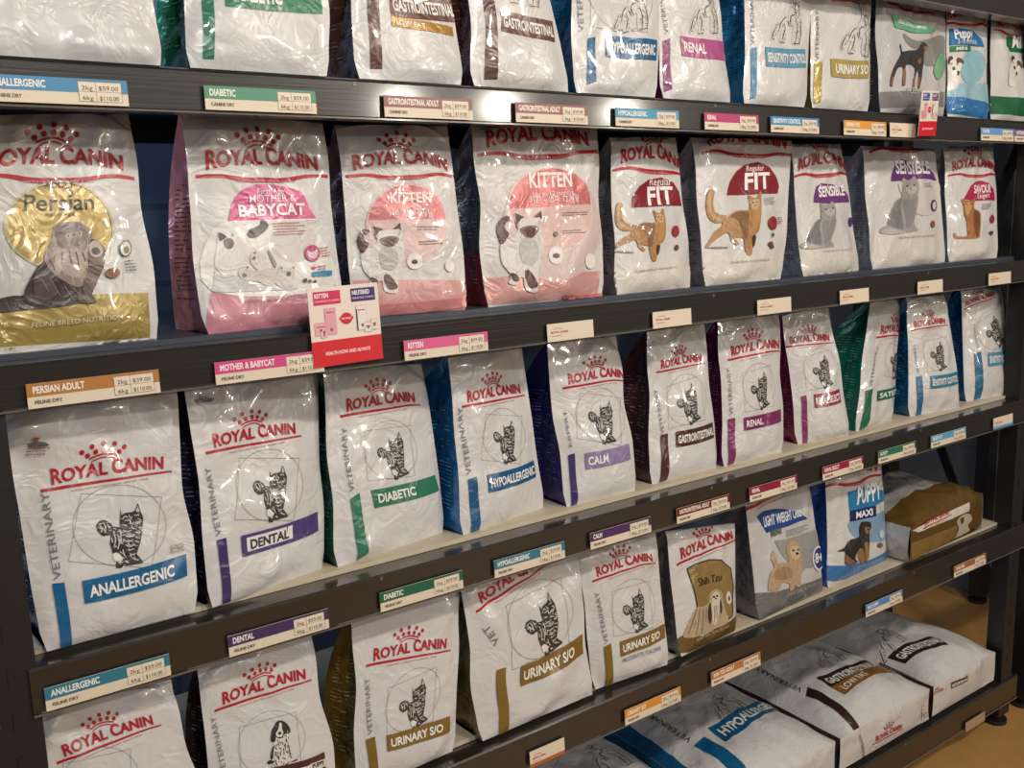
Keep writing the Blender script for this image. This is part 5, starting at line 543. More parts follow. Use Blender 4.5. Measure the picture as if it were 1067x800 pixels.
      ('text','side_word','VETERINARY',(0.0363,0.1123),(0.0369,0.2143),(120,118,120),0.085,0),
      ('quad','colour_stripe',(46,132,98),(0.0279,0.1009),(0.0447,0.1081),(0.0385,0.0012),0),
      ('quad','name_banner',(46,132,98),(0.0679,0.108),(0.2089,0.1083),(0.0725,0.0781),0.12),
      ('btext','name_lettering','DIABETIC',0.06,0.6,0.24,0.74,(235,232,226)),
     ]),
    dict(c=[(0.8622, 0.0536, 1.0075), (1.076, 0.087, 1.0075), (0.8818, 0.1036, 1.3166), (1.0629, 0.1312, 1.3121)], d=0.18, side=(14, 84, 140), seed=24, label='white bag with shiny blue side and HYPOALLERGENIC banner, third shelf, a cat on it', group='food bags on the third shelf',
     els=[
      ('logo','v',(0.0196,0.2212),(0.1895,0.2193)),
      ('vit',(0.1164,0.1029),(0.1388,0.1796)),
      ('art','animal_picture','tabby',(0.1164,0.1029),(0.1388,0.1796)),
      ('text','side_word','VETERINARY',(0.0255,0.102),(0.0196,0.2212),(120,118,120),0.085,0),
      ('quad','colour_stripe',(14,92,150),(0.0167,0.0935),(0.0348,0.0956),(0.0208,-0.0035),0),
      ('quad','name_banner',(14,92,150),(0.0598,0.0935),(0.1855,0.0953),(0.0583,0.0621),0.12),
      ('btext','name_lettering','HYPOALLERGENIC',0.04,0.97,0.24,0.74,(235,232,226)),
     ]),
    dict(c=[(1.102, 0.0615, 1.0075), (1.2844, 0.0545, 1.0075), (1.1055, 0.1077, 1.3161), (1.2783, 0.1012, 1.317)], d=0.16, side=(48, 40, 104), seed=25, label='white bag with a pale lilac CALM banner and dark violet gusset', group='food bags on the third shelf',
     els=[
      ('logo','v',(0.0253,0.225),(0.1927,0.2262)),
      ('vit',(0.1096,0.104),(0.1357,0.187)),
      ('art','animal_picture','tabby',(0.1096,0.104),(0.1357,0.187)),
      ('text','side_word','EXPERT',(0.0241,0.1127),(0.0297,0.1831),(120,118,120),0.085,0),
      ('quad','colour_stripe',(66,46,118),(0.0147,0.0972),(0.0274,0.0996),(0.0144,-0.0005),0),
      ('quad','name_banner',(150,128,180),(0.0488,0.0962),(0.1618,0.0967),(0.0488,0.0649),0.12),
      ('btext','name_lettering','CALM',0.05,0.48,0.24,0.74,(235,232,226)),
     ]),
    dict(c=[(1.3293, 0.0639, 1.0075), (1.5327, 0.0646, 1.0075), (1.3661, 0.1098, 1.3125), (1.5366, 0.1112, 1.3183)], d=0.13, side=(72, 40, 36), seed=26, label='white bag with a dark brown banner and maroon-brown gusset on the third shelf', group='food bags on the third shelf',
     els=[
      ('logo','v',(0.0215,0.227),(0.1742,0.2261)),
      ('vit',(0.1216,0.1065),(0.122,0.1911)),
      ('art','animal_picture','tabby',(0.1216,0.1065),(0.122,0.1911)),
      ('text','side_word','VETERINARY',(0.0372,0.0991),(0.0201,0.1932),(120,118,120),0.085,0),
      ('quad','colour_stripe',(84,42,36),(0.0281,0.097),(0.0464,0.0975),(0.0226,0.001),0),
      ('quad','name_banner',(84,42,36),(0.0676,0.0974),(0.1759,0.0988),(0.0668,0.0649),0.12),
      ('btext','name_lettering','GASTROINTESTINAL',0.04,0.98,0.24,0.74,(235,232,226)),
     ]),
    dict(c=[(1.5393, 0.0586, 1.0075), (1.7428, 0.058, 1.0075), (1.5737, 0.1053, 1.3192), (1.7806, 0.1049, 1.321)], d=0.12, side=(90, 30, 80), seed=27, label='white bag with a wide magenta banner saying only RENAL, third shelf', group='food bags on the third shelf',
     els=[
      ('logo','v',(0.0184,0.2291),(0.2068,0.233)),
      ('vit',(0.1311,0.1081),(0.1328,0.1907)),
      ('art','animal_picture','tabby',(0.1311,0.1081),(0.1328,0.1907)),
      ('text','side_word','VETERINARY',(0.0239,0.1089),(0.0217,0.2118),(120,118,120),0.085,0),
      ('quad','colour_stripe',(142,34,98),(0.0121,0.1008),(0.0293,0.1021),(0.0157,0.0009),0),
      ('quad','name_banner',(142,34,98),(0.0539,0.0985),(0.1899,0.0982),(0.0561,0.0702),0.12),
      ('btext','name_lettering','RENAL',0.05,0.48,0.24,0.74,(235,232,226)),
     ]),
    dict(c=[(1.8171, 0.0795, 1.0075), (1.9844, 0.0493, 1.0075), (1.815, 0.1258, 1.3087), (1.9561, 0.102, 1.3192)], d=0.11, side=(136, 26, 84), seed=28, label='white bag with a small crimson RENAL SELECT banner and magenta side', group='food bags on the third shelf',
     els=[
      ('logo','v',(0.0004,0.2355),(0.1527,0.2249)),
      ('vit',(0.1034,0.1234),(0.1051,0.2008)),
      ('art','animal_picture','tabby',(0.1034,0.1234),(0.1051,0.2008)),
      ('quad','colour_stripe',(150,40,110),(0.0202,0.112),(0.0329,0.1144),(0.0171,-0.0025),0),
      ('quad','name_banner',(164,34,78),(0.0553,0.1131),(0.1396,0.1154),(0.0526,0.081),0.12),
      ('btext','name_lettering','RENAL SELECT',0.05,0.96,0.24,0.74,(235,232,226)),
     ]),
    dict(c=[(2.0229, 0.0642, 1.0075), (2.2168, 0.084, 1.0075), (2.159, 0.1244, 1.315), (2.3213, 0.14, 1.3082)], d=0.15, side=(20, 96, 80), seed=29, label='white bag with broad shiny green side, partly behind its right neighbour', group='food bags on the third shelf',
     els=[
      ('logo','v',(0.0486,0.2337),(0.2475,0.2317)),
      ('vit',(0.1648,0.1097),(0.1861,0.1926)),
      ('art','animal_picture','tabby',(0.1648,0.1097),(0.1861,0.1926)),
      ('text','side_word','VETERINARY',(0.0346,0.1066),(0.0658,0.2095),(120,118,120),0.085,0),
      ('quad','colour_stripe',(30,110,76),(0.0161,0.0995),(0.0411,0.1012),(0.0186,-0.0),0),
      ('quad','name_banner',(30,110,76),(0.0686,0.092),(0.2584,0.0902),(0.0675,0.0653),0.12),
      ('btext','name_lettering','SATIETY',0.05,0.7,0.24,0.74,(235,232,226)),
     ]),
    dict(c=[(2.2673, 0.0711, 1.0075), (2.4709, 0.0431, 1.0075), (2.3049, 0.112, 1.3118), (2.4524, 0.0915, 1.3103)], d=0.12, side=(18, 88, 136), seed=30, label='white bag with blue banner overlapping the green-sided bag on its left', group='food bags on the third shelf',
     els=[
      ('logo','v',(0.0112,0.225),(0.1627,0.228)),
      ('vit',(0.1173,0.1095),(0.1194,0.1873)),
      ('art','animal_picture','tabby',(0.1173,0.1095),(0.1194,0.1873)),
      ('text','side_word','VETERINARY',(0.0309,0.1103),(0.0205,0.1893),(120,118,120),0.085,0),
      ('quad','colour_stripe',(28,110,160),(0.0201,0.1016),(0.0368,0.1033),(0.0229,-0.0005),0),
      ('quad','name_banner',(50,130,180),(0.0635,0.0994),(0.1742,0.0997),(0.0611,0.0658),0.12),
      ('btext','name_lettering','SENSITIVITY CONTROL',0.04,0.98,0.24,0.74,(235,232,226)),
     ]),
    dict(c=[(2.5489, 0.0744, 1.0075), (2.7514, 0.0484, 1.0075), (2.5786, 0.1175, 1.3172), (2.7511, 0.0941, 1.3095)], d=0.13, side=(16, 76, 122), seed=31, label='rightmost bag on the third shelf, pale blue banner, beside the steel upright', group='food bags on the third shelf',
     els=[
      ('logo','v',(0.0102,0.2569),(0.1387,0.2836)),
      ('vit',(0.1565,0.146),(0.1249,0.2326)),
      ('art','animal_picture','tabby',(0.1565,0.146),(0.1249,0.2326)),
      ('text','side_word','VETERINARY',(0.0548,0.1417),(0.0474,0.2122),(120,118,120),0.085,0),
      ('quad','colour_stripe',(28,110,160),(0.0354,0.1308),(0.0598,0.1335),(0.0343,0.0005),0),
      ('quad','name_banner',(80,150,195),(0.0886,0.1282),(0.196,0.1301),(0.0821,0.0905),0.12),
      ('btext','name_lettering','SENSITIVITY CONTROL',0.04,0.98,0.24,0.74,(235,232,226)),
     ]),
    dict(c=[(0.1856, 0.0215, 0.6305), (0.3874, 0.0214, 0.6305), (0.1747, 0.0635, 0.9105), (0.3573, 0.0617, 0.8987)], d=0.12, side=(30, 30, 34), seed=32, label='shiny white bag at the bottom left corner, only its crown logo showing', group='food bags on the fourth shelf',
     els=[
      ('logo','v',(0.0149,0.2067),(0.1623,0.2178)),
      ('vit',(0.0714,0.1174),(0.0848,0.1906)),
     ]),
    dict(c=[(0.3896, 0.0195, 0.6305), (0.589, 0.0195, 0.6305), (0.3953, 0.0614, 0.9097), (0.5772, 0.0615, 0.9102)], d=0.12, side=(60, 36, 36), seed=33, label='white bag with a black and white long-eared puppy sitting, at the bottom of the photo', group='food bags on the fourth shelf',
     els=[
      ('logo','v',(0.0181,0.2112),(0.1788,0.2086)),
      ('vit',(0.1047,0.088),(0.1159,0.1626)),
      ('art','animal_picture','spaniel',(0.1047,0.088),(0.1159,0.1626)),
      ('text','side_word','VETERINARY',(0.0231,0.1138),(0.0185,0.2038),(120,118,120),0.085,0),
      ('quad','name_banner',(84,42,36),(0.0812,0.0998),(0.1732,0.0894),(0.0803,0.0643),0.12),
      ('btext','name_lettering','GASTROINTESTINAL',0.05,0.95,0.24,0.74,(235,232,226)),
      ('quad','name_banner',(206,200,190),(0.1458,0.082),(0.1726,0.0786),(0.1476,0.0698),0),
      ('btext','name_lettering','PUPPY',0.1,0.9,0.3,0.9,(60,50,46)),
     ]),
    dict(c=[(0.6184, 0.0195, 0.6305), (0.8161, 0.0265, 0.6305), (0.6495, 0.0635, 0.9166), (0.8661, 0.071, 0.9153)], d=0.11, side=(110, 88, 34), seed=34, label='narrow white bag with a gold URINARY S/O banner, leftmost of the three urinary bags', group='food bags on the fourth shelf',
     els=[
      ('logo','v',(0.0195,0.204),(0.1876,0.1795)),
      ('vit',(0.1237,0.0708),(0.1264,0.1507)),
      ('art','animal_picture','tabby',(0.1237,0.0708),(0.1264,0.1507)),
      ('text','side_word','VETERINARY',(0.0315,0.0905),(0.0206,0.1842),(120,118,120),0.085,0),
      ('quad','colour_stripe',(146,112,40),(0.0192,0.0833),(0.0344,0.0845),(0.022,0.0317),0),
      ('quad','name_banner',(146,112,40),(0.0545,0.081),(0.188,0.068),(0.0561,0.0532),0.12),
      ('btext','name_lettering','URINARY S/O',0.05,0.87,0.24,0.74,(235,232,226)),
     ]),
    dict(c=[(0.8646, 0.0195, 0.6305), (1.1386, 0.0242, 0.6305), (0.8647, 0.0632, 0.9217), (1.133, 0.0674, 0.9186)], d=0.17, side=(126, 104, 34), seed=35, label='widest of the three urinary bags, with a shiny mustard gusset and slanting logo', group='food bags on the fourth shelf', crease=1.4,
     els=[
      ('logo','v',(0.0209,0.2354),(0.2105,0.2829)),
      ('vit',(0.1846,0.113),(0.1812,0.2281)),
      ('art','animal_picture','tabby',(0.1846,0.113),(0.1812,0.2281)),
      ('text','side_word','VET',(0.0586,0.1676),(0.0377,0.2068),(120,118,120),0.3,0),
      ('quad','colour_stripe',(146,112,40),(0.0507,0.1203),(0.0712,0.1193),(0.0396,-0.0016),0),
      ('quad','name_banner',(146,112,40),(0.1038,0.1109),(0.2628,0.1249),(0.1008,0.0733),0.2),
      ('btext','name_lettering','URINARY S/O',0.05,0.84,0.24,0.74,(235,232,226)),
     ]),
    dict(c=[(1.145, 0.0354, 0.6305), (1.3403, 0.0195, 0.6305), (1.1439, 0.0771, 0.9066), (1.3457, 0.0597, 0.9007)], d=0.14, side=(30, 28, 26), seed=36, label='white bag with gold URINARY S/O banner and MODERATE CALORIE beneath it', group='food bags on the fourth shelf',
     els=[
      ('logo','v',(0.0229,0.2139),(0.1879,0.2244)),
      ('vit',(0.1311,0.0893),(0.1383,0.1757)),
      ('art','animal_picture','tabby',(0.1311,0.0893),(0.1383,0.1757)),
      ('text','side_word','VETERINARY',(0.0426,0.0869),(0.0321,0.1911),(120,118,120),0.085,0),
      ('quad','colour_stripe',(146,112,40),(0.0308,0.0814),(0.0478,0.0846),(0.0283,-0.0029),0),
      ('quad','name_banner',(146,112,40),(0.0708,0.0829),(0.1977,0.0879),(0.067,0.053),0.12),
      ('btext','name_lettering','URINARY S/O',0.05,0.87,0.24,0.74,(235,232,226)),
      ('text','front_print','MODERATE CALORIE',(0.0705,0.0413),(0.1768,0.0391),(120,118,130),None,0),
     ]),
    dict(c=[(1.3765, 0.0256, 0.6305), (1.571, 0.0411, 0.6305), (1.3795, 0.0657, 0.8957), (1.6054, 0.0786, 0.8618)], d=0.11, side=(120, 118, 116), seed=37, label='white bag with a bronze panel and a long-haired Shih Tzu dog on the fourth shelf', group='food bags on the fourth shelf',
     els=[
      ('poly','colour_band',(126,92,44),[(-0.0011,0.0391),(0.0174,0.0431),(0.0753,0.0261),(0.1684,0.0326),(0.2201,0.0358),(0.2271,-0.0025),(0.0342,0.003),(-0.0161,0.011)],0),
      ('logo','v',(0.0173,0.1866),(0.2133,0.213)),
      ('poly','breed_emblem',(70,56,34),[(0.0473,0.1737),(0.0716,0.1802),(0.1194,0.1826),(0.1537,0.177),(0.1912,0.1504),(0.1986,0.1071),(0.1858,0.041),(0.1223,0.0281),(0.0479,0.0479),(0.0606,0.0908),(0.0525,0.1417)],0),
      ('poly','breed_emblem',(166,134,74),[(0.0508,0.1718),(0.0709,0.1776),(0.119,0.1795),(0.1523,0.1743),(0.187,0.1498),(0.1926,0.1085),(0.1808,0.044),(0.1225,0.0301),(0.0509,0.0492),(0.064,0.09),(0.0555,0.1425)],0),
      ('art','animal_picture','shihtzu',(0.0753,0.0288),(0.128,0.1145)),
      ('text','name_lettering','Shih Tzu',(0.0727,0.1327),(0.1524,0.1306),(60,44,24),None,0),
      ('disc','front_print',(206,200,186),(0.1743,0.0865),(0.1849,0.084),(0.1747,0.1013)),
      ('disc','front_print',(120,96,60),(0.1753,0.0844),(0.1796,0.0834),(0.1759,0.0898)),
      ('text','front_print','BREED HEALTH NUTRITION',(0.049,0.0222),(0.1671,0.0216),(196,184,150),0.05,0),
     ]),
    dict(c=[(1.644, 0.0414, 0.6305), (1.9052, 0.0546, 0.6305), (1.6442, 0.085, 0.9205), (1.896, 0.0958, 0.9076)], d=0.13, side=(96, 96, 100), seed=38, label='silver grey bag with a blue LIGHT WEIGHT CARE arch and a tan terrier', group='food bags on the fourth shelf', base=(192, 190, 190),
     els=[
      ('poly','colour_band',(112,108,108),[(-0.007,0.0643),(0.0588,0.0528),(0.1574,0.0443),(0.256,0.0347),(0.259,-0.0292),(-0.0111,-0.0001)],0),
      ('logo','v',(-0.0303,0.2517),(0.2827,0.292)),
      ('poly','front_print',(150,148,148),[(0.0823,0.1655),(0.123,0.1611),(0.278,0.158),(0.2634,0.0635),(0.1758,0.0784),(0.1552,0.064),(0.0995,0.1276)],0),
      ('poly','name_banner',(22,74,156),[(0.0308,0.2327),(0.0594,0.2384),(0.1017,0.2377),(0.1452,0.2282),(0.1896,0.2159),(0.2242,0.192),(0.0601,0.1885),(0.0461,0.2079)],0),
      ('text','name_lettering','LIGHT WEIGHT CARE',(0.0528,0.2033),(0.2004,0.2032),(230,232,240),0.16,1),
      ('text','front_print','MINI',(0.0749,0.1764),(0.1124,0.1775),(80,100,80),0.4,1),
      ('lines','front_print',(120,120,124),(0.1281,0.1806),(0.2264,0.1777),4),
      ('art','animal_picture','terrier',(0.0953,0.0451),(0.1335,0.1551)),
      ('disc','front_print',(230,230,234),(0.2421,0.0872),(0.272,0.0798),(0.2479,0.1171)),
      ('disc','front_print',(24,60,140),(0.2437,0.0868),(0.2681,0.0808),(0.2481,0.112)),
      ('text','front_print','8+',(0.2221,0.0803),(0.2611,0.0742),(240,240,244),0.6,1),
      ('text','front_print','CANINE CARE NUTRITION',(0.0896,0.0322),(0.2178,0.0275),(170,166,164),0.06,0),
     ]),
    dict(c=[(1.9235, 0.0588, 0.6305), (2.2082, 0.078, 0.6305), (1.9639, 0.102, 0.8996), (2.2268, 0.1194, 0.8975)], d=0.12, side=(40, 84, 160), seed=39, label='white and blue PUPPY MAXI bag with a black and tan puppy', group='food bags on the fourth shelf',
     els=[
      ('poly','colour_band',(56,122,190),[(-0.0193,0.0593),(0.0643,0.0398),(0.1518,0.0258),(0.2678,0.022),(0.3047,0.0199),(0.3018,-0.0509),(-0.0183,0.0214)],0),
      ('poly','front_print',(132,172,212),[(0.0883,0.1412),(0.2088,0.1348),(0.2896,0.1256),(0.2793,0.0699),(0.2664,0.0537),(0.2069,0.0631),(0.1485,0.0782),(0.1126,0.0958),(0.0935,0.1132)],1),
      ('logo','r',(-0.0021,0.2489),(0.2536,0.2316)),
      ('poly','name_banner',(30,134,196),[(0.0884,0.2172),(0.1489,0.2167),(0.2257,0.2056),(0.2431,0.1938),(0.2935,0.1791),(0.2876,0.1559),(0.2229,0.1579),(0.2168,0.1545),(0.0921,0.1673)],0),
      ('text','name_lettering','PUPPY',(0.1219,0.1786),(0.2546,0.1683),(240,242,246),0.34,1),
      ('quad','name_banner',(28,40,96),(0.0923,0.1686),(0.2173,0.1562),(0.0883,0.1421),0),
      ('btext','name_lettering','MAXI',0.2,0.86,0.2,0.82,(240,240,244)),
      ('art','animal_picture','maxipup',(0.1186,0.0285),(0.1589,0.1284)),
      ('disc','front_print',(200,210,220),(0.2478,0.0737),(0.2622,0.0702),(0.2496,0.0843)),
      ('disc','front_print',(130,84,56),(0.2316,0.0494),(0.247,0.0453),(0.2331,0.0556)),
      ('text','front_print','SIZE HEALTH NUTRITION',(0.1137,0.0159),(0.2383,0.0085),(150,190,226),0.07,0),
     ]),
    dict(c=[(2.223, 0.0234, 0.728), (2.6065, 0.039, 0.741), (2.249, 0.481, 0.728), (2.613, 0.468, 0.7345)], d=0.0935, side=(150, 148, 146), seed=40, label='gold and bronze bag lying on its back at the right end of the fourth shelf', group='food bags on the fourth shelf', bulge=0.045, crease=2.2, base=(112, 84, 34), lying=1,
     els=[
      ('poly','front_print',(150,148,144),[(0.1102,0.1794),(0.3033,0.2512),(0.5134,0.1952),(0.4552,0.0956),(0.2143,0.0704),(0.0149,0.0783),(0.0185,0.1161)],0),
      ('lines','front_print',(206,198,180),(0.1167,0.0831),(0.2741,0.0807),2),
      ('on','end'),
      ('quad','colour_band',(160,124,58),(0.0011,0.0513),(0.2365,0.0409),(0.0081,-0.0076),0),
      ('poly','front_print',(216,210,200),[(0.004,0.0856),(0.1322,0.0902),(0.3054,0.0879),(0.3033,0.0637),(0.1307,0.0688),(0.0321,0.0727)],0),
      ('logo','v',(0.0525,0.0775),(0.2044,0.0777)),
      ('poly','animal_picture',(206,196,168),[(0.2342,-0.0013),(0.2452,0.0257),(0.2301,0.053),(0.2666,0.0617),(0.3043,0.054),(0.3222,0.0327),(0.2993,0.0228),(0.3282,-0.0084),(0.3451,-0.0364),(0.3107,-0.0129),(0.2736,-0.0006)],1),
      ('poly','animal_picture',(96,72,40),[(0.2493,0.0524),(0.2674,0.0545),(0.2731,0.0414),(0.261,0.0353)],1),
     ]),
    dict(c=[(1.0985, 0.0156, 0.2431), (1.4755, 0.0156, 0.2431), (1.1245, 0.546, 0.2337), (1.5015, 0.546, 0.2337)], d=0.0896, side=(120, 118, 116), seed=41, label='bag lying leftmost on the bottom shelf, only a corner in view', group='large food bags lying on the bottom shelf', bulge=0.06, lying=1,
     els=[
      ('art','animal_picture','dalmatian',(0.2587,0.1786),(0.2403,0.341)),
     ]),
    dict(c=[(1.5015, 0.0156, 0.2431), (1.9175, 0.0156, 0.2431), (1.5275, 0.546, 0.2337), (1.9435, 0.546, 0.2337)], d=0.0896, side=(16, 80, 120), seed=42, label='white bag lying on the bottom shelf with a blue HYPOALLERGENIC banner', group='large food bags lying on the bottom shelf', bulge=0.06, lying=1,
     els=[
      ('quad','gusset_print',(16,92,146),(-0.0176,0.4701),(0.0318,0.4174),(-0.0277,0.1328),0),
      ('art','animal_picture','dalmatian',(0.252,0.1691),(0.258,0.3265)),
      ('text','side_word','VETERINARY',(0.0824,0.1753),(0.0843,0.3396),(70,68,66),0.085,0),
      ('quad','colour_stripe',(14,100,150),(0.0714,0.1574),(0.1073,0.1588),(0.0765,0.0208),0),
      ('quad','name_banner',(14,96,146),(0.1364,0.1736),(0.4293,0.2236),(0.1307,0.1077),0.25),
      ('btext','name_lettering','HYPOALLERGENIC',0.05,0.95,0.24,0.74,(235,232,226)),
     ]),
    dict(c=[(1.937, 0.0156, 0.2431), (2.34, 0.0156, 0.2431), (1.963, 0.546, 0.2337), (2.366, 0.546, 0.2337)], d=0.0896, side=(70, 40, 34), seed=43, label='white bag lying on the bottom shelf with an orange LOW FAT strip', group='large food bags lying on the bottom shelf', bulge=0.06, lying=1,
     els=[
      ('art','animal_picture','dalmatian',(0.2287,0.1804),(0.2554,0.3072)),
      ('text','side_word','VETERINARY',(0.0625,0.1691),(0.0642,0.3296),(70,68,66),0.085,0),
      ('quad','colour_stripe',(60,34,28),(0.049,0.1484),(0.0724,0.1609),(0.0579,-0.0149),0),
      ('quad','name_banner',(62,36,30),(0.1179,0.1677),(0.3261,0.1554),(0.1139,0.1144),0.25),
      ('btext','name_lettering','GASTROINTESTINAL',0.05,0.97,0.24,0.74,(235,232,226)),
      ('quad','name_banner',(176,112,40),(0.1139,0.1144),(0.4247,0.1269),(0.1186,0.0726),0.2),
      ('btext','name_lettering','LOW FAT',0.06,0.4,0.24,0.74,(235,232,226)),
      ('on','end'),
      ('logo','v',(0.1364,0.0239),(0.2756,0.0189)),
      ('text','side_word','VETERINARY',(0.0709,0.0732),(0.1066,-0.0259),(70,68,66),0.1,0),
      ('art','animal_picture','dalmatian',(0.3806,-0.0416),(0.3729,0.0523)),
      ('quad','name_banner',(62,36,30),(0.1429,-0.0019),(0.2818,-0.0021),(0.1444,-0.0252),0),
      ('btext','name_lettering','GASTROINTESTINAL',0.05,0.95,0.24,0.74,(235,232,226)),
      ('quad','name_banner',(176,120,50),(0.1444,-0.0252),(0.2809,-0.0302),(0.1457,-0.0442),0),
     ]),
    dict(c=[(2.3595, 0.0156, 0.2431), (2.691, 0.0156, 0.2431), (2.3855, 0.546, 0.2337), (2.691, 0.546, 0.2337)], d=0.0896, side=(70, 40, 34), seed=44, label='white bag lying furthest right on the bottom shelf, dark banner, no orange strip', group='large food bags lying on the bottom shelf', bulge=0.06, lying=1,
     els=[
      ('art','animal_picture','dalmatian',(0.0583,0.1496),(0.0824,0.2806)),
      ('quad','colour_stripe',(60,34,28),(-0.0053,0.1636),(0.0034,0.1752),(-0.0093,0.0005),0),
      ('quad','name_banner',(62,36,30),(0.0157,0.1571),(0.1585,0.1113),(0.0199,0.1015),0.1),
      ('btext','name_lettering','GASTROINTESTINAL',0.05,0.97,0.24,0.74,(235,232,226)),
      ('on','end'),
      ('logo','v',(-0.0128,0.0655),(0.0444,0.0669)),
      ('quad','name_banner',(62,36,30),(0.0792,0.0757),(0.1666,0.072),(0.0788,0.0579),0),
      ('btext','name_lettering','GASTROINTESTINAL',0.05,0.95,0.24,0.74,(235,232,226)),
     ]),
]
LABELS = [
    (0.1921, 0.3541, 1.7049, 'band', (50, 132, 178), 'ANALLERGENIC', 'blue ANALLERGENIC shelf label at the top left, two prices'),
    (0.4515, 0.6101, 1.7049, 'band', (70, 140, 110), 'DIABETIC', 'green DIABETIC canine shelf label on the topmost visible shelf edge'),
    (0.719, 0.8762, 1.7049, 'band', (150, 98, 94), 'GASTROINTESTINAL ADULT', 'dusty red gastrointestinal label under the LOW FAT bag, lit by a glare spot'),
    (0.9606, 1.1142, 1.7049, 'band', (150, 98, 94), 'GASTROINTESTINAL ADULT', 'dusty red gastrointestinal label right of the glare spot, top shelf edge'),
    (1.1784, 1.3358, 1.7049, 'band', (70, 150, 190), 'HYPOALLERGENIC', 'blue hypoallergenic label on the topmost visible shelf edge'),
    (1.4052, 1.5597, 1.7049, 'band', (180, 60, 110), 'RENAL', 'pink RENAL label on the topmost visible shelf edge'),
    (1.5978, 1.7527, 1.7049, 'band', (60, 140, 190), 'SENSITIVITY CONTROL', 'blue sensitivity label right of the pink one, top shelf edge'),
    (1.8391, 1.9956, 1.7049, 'band', (222, 150, 60), 'URINARY S/O', 'small orange label on the top shelf edge'),
    (2.0105, 2.1143, 1.7049, 'plain', (214, 206, 196), '', 'plain white label left of the tilted promotion card'),
    (2.4031, 2.5644, 1.7049, 'band', (100, 150, 205), 'STARTER', 'small blue label near the right end of the top shelf edge'),
    (2.5694, 2.7495, 1.7049, 'band', (110, 80, 140), 'NEUTERED', 'purple label at the right end of the top shelf edge'),
    (0.1997, 0.3599, 1.3377, 'band', (176, 118, 58), 'PERSIAN ADULT', 'tan PERSIAN ADULT shelf label below the gold bag'),
    (0.435, 0.597, 1.3377, 'band', (206, 66, 130), 'MOTHER & BABYCAT', 'pink MOTHER & BABYCAT shelf label, partly under the promotion card'),
    (0.7331, 0.8911, 1.3377, 'band', (214, 90, 140), 'KITTEN', 'pink KITTEN shelf label right of the promotion card'),
    (1.0161, 1.1209, 1.3377, 'plain', (216, 208, 198), '', 'plain white label under the wider kitten bag'),
    (1.2683, 1.3714, 1.3377, 'plain', (216, 208, 198), '', 'plain white label under the narrower ginger cat bag'),
    (1.5663, 1.6745, 1.3377, 'plain', (216, 208, 198), '', 'plain white label under the wider ginger cat bag'),
    (1.845, 1.9532, 1.3377, 'plain', (216, 208, 198), '', 'plain white label under the narrow grey cat bag'),
    (2.1525, 2.2624, 1.3377, 'plain', (216, 208, 198), '', 'plain white label under the large grey cat bag'),
    (2.482, 2.5958, 1.3377, 'plain', (216, 208, 198), '', 'plain white label at the right end of the second shelf edge'),
    (0.1791, 0.3383, 0.9412, 'band', (44, 118, 138), 'ANALLERGENIC', 'teal ANALLERGENIC feline label at the bottom left'),
    (0.4215, 0.5781, 0.9412, 'band', (66, 46, 92), 'DENTAL', 'dark purple DENTAL shelf label'),
    (0.6678, 0.8244, 0.9412, 'band', (30, 96, 72), 'DIABETIC', 'dark green DIABETIC feline label above the urinary bags'),
    (0.8896, 1.0452, 0.9412, 'band', (50, 116, 140), 'HYPOALLERGENIC', 'teal HYPOALLERGENIC feline label above the widest urinary bag'),
    (1.1071, 1.262, 0.9412, 'band', (74, 42, 90), 'CALM', 'dark purple CALM shelf label'),
    (1.3333, 1.4886, 0.9412, 'band', (110, 30, 36), 'GASTROINTESTINAL ADULT', 'dark red label above the bronze Shih Tzu bag'),
    (1.5519, 1.7089, 0.9412, 'band', (140, 24, 64), 'RENAL', 'crimson RENAL label above the terrier bag'),
    (1.8015, 1.9553, 0.9412, 'band', (150, 28, 64), 'RENAL SELECT', 'crimson RENAL SELECT label above the puppy bag'),
    (2.0173, 2.1768, 0.9412, 'band', (40, 112, 78), 'SATIETY', 'green label above the gold bag lying down'),
    (2.2459, 2.4104, 0.9412, 'band', (90, 160, 200), 'SENSITIVITY', 'light blue label near the right end of the third shelf edge'),
    (2.5525, 2.6561, 0.9412, 'split', (90, 160, 200), '', 'white label with a blue foot at the right end of the third shelf edge'),
    (0.9545, 1.0361, 0.5577, 'split', (176, 96, 48), '', 'white label with a brown foot, lowest left label in view'),
    (1.19, 1.3457, 0.5577, 'band', (218, 140, 46), 'URINARY S/O', 'bright orange label on the fourth shelf edge'),
    (1.4381, 1.5962, 0.5577, 'band', (190, 118, 60), 'SHIH TZU ADULT', 'brown-orange label on the fourth shelf edge under the Shih Tzu bag'),
    (1.9906, 2.1473, 0.5577, 'band', (84, 134, 196), 'MAXI PUPPY', 'blue label on the fourth shelf edge under the puppy bag'),
    (2.3919, 2.5558, 0.5577, 'band', (160, 100, 60), 'YORKSHIRE', 'brown label on the fourth shelf edge under the gold bag lying down'),
    (2.5011, 2.6061, 0.065, 'blank', (170, 140, 116), '', 'blank faded label on the bottom shelf edge'),
]

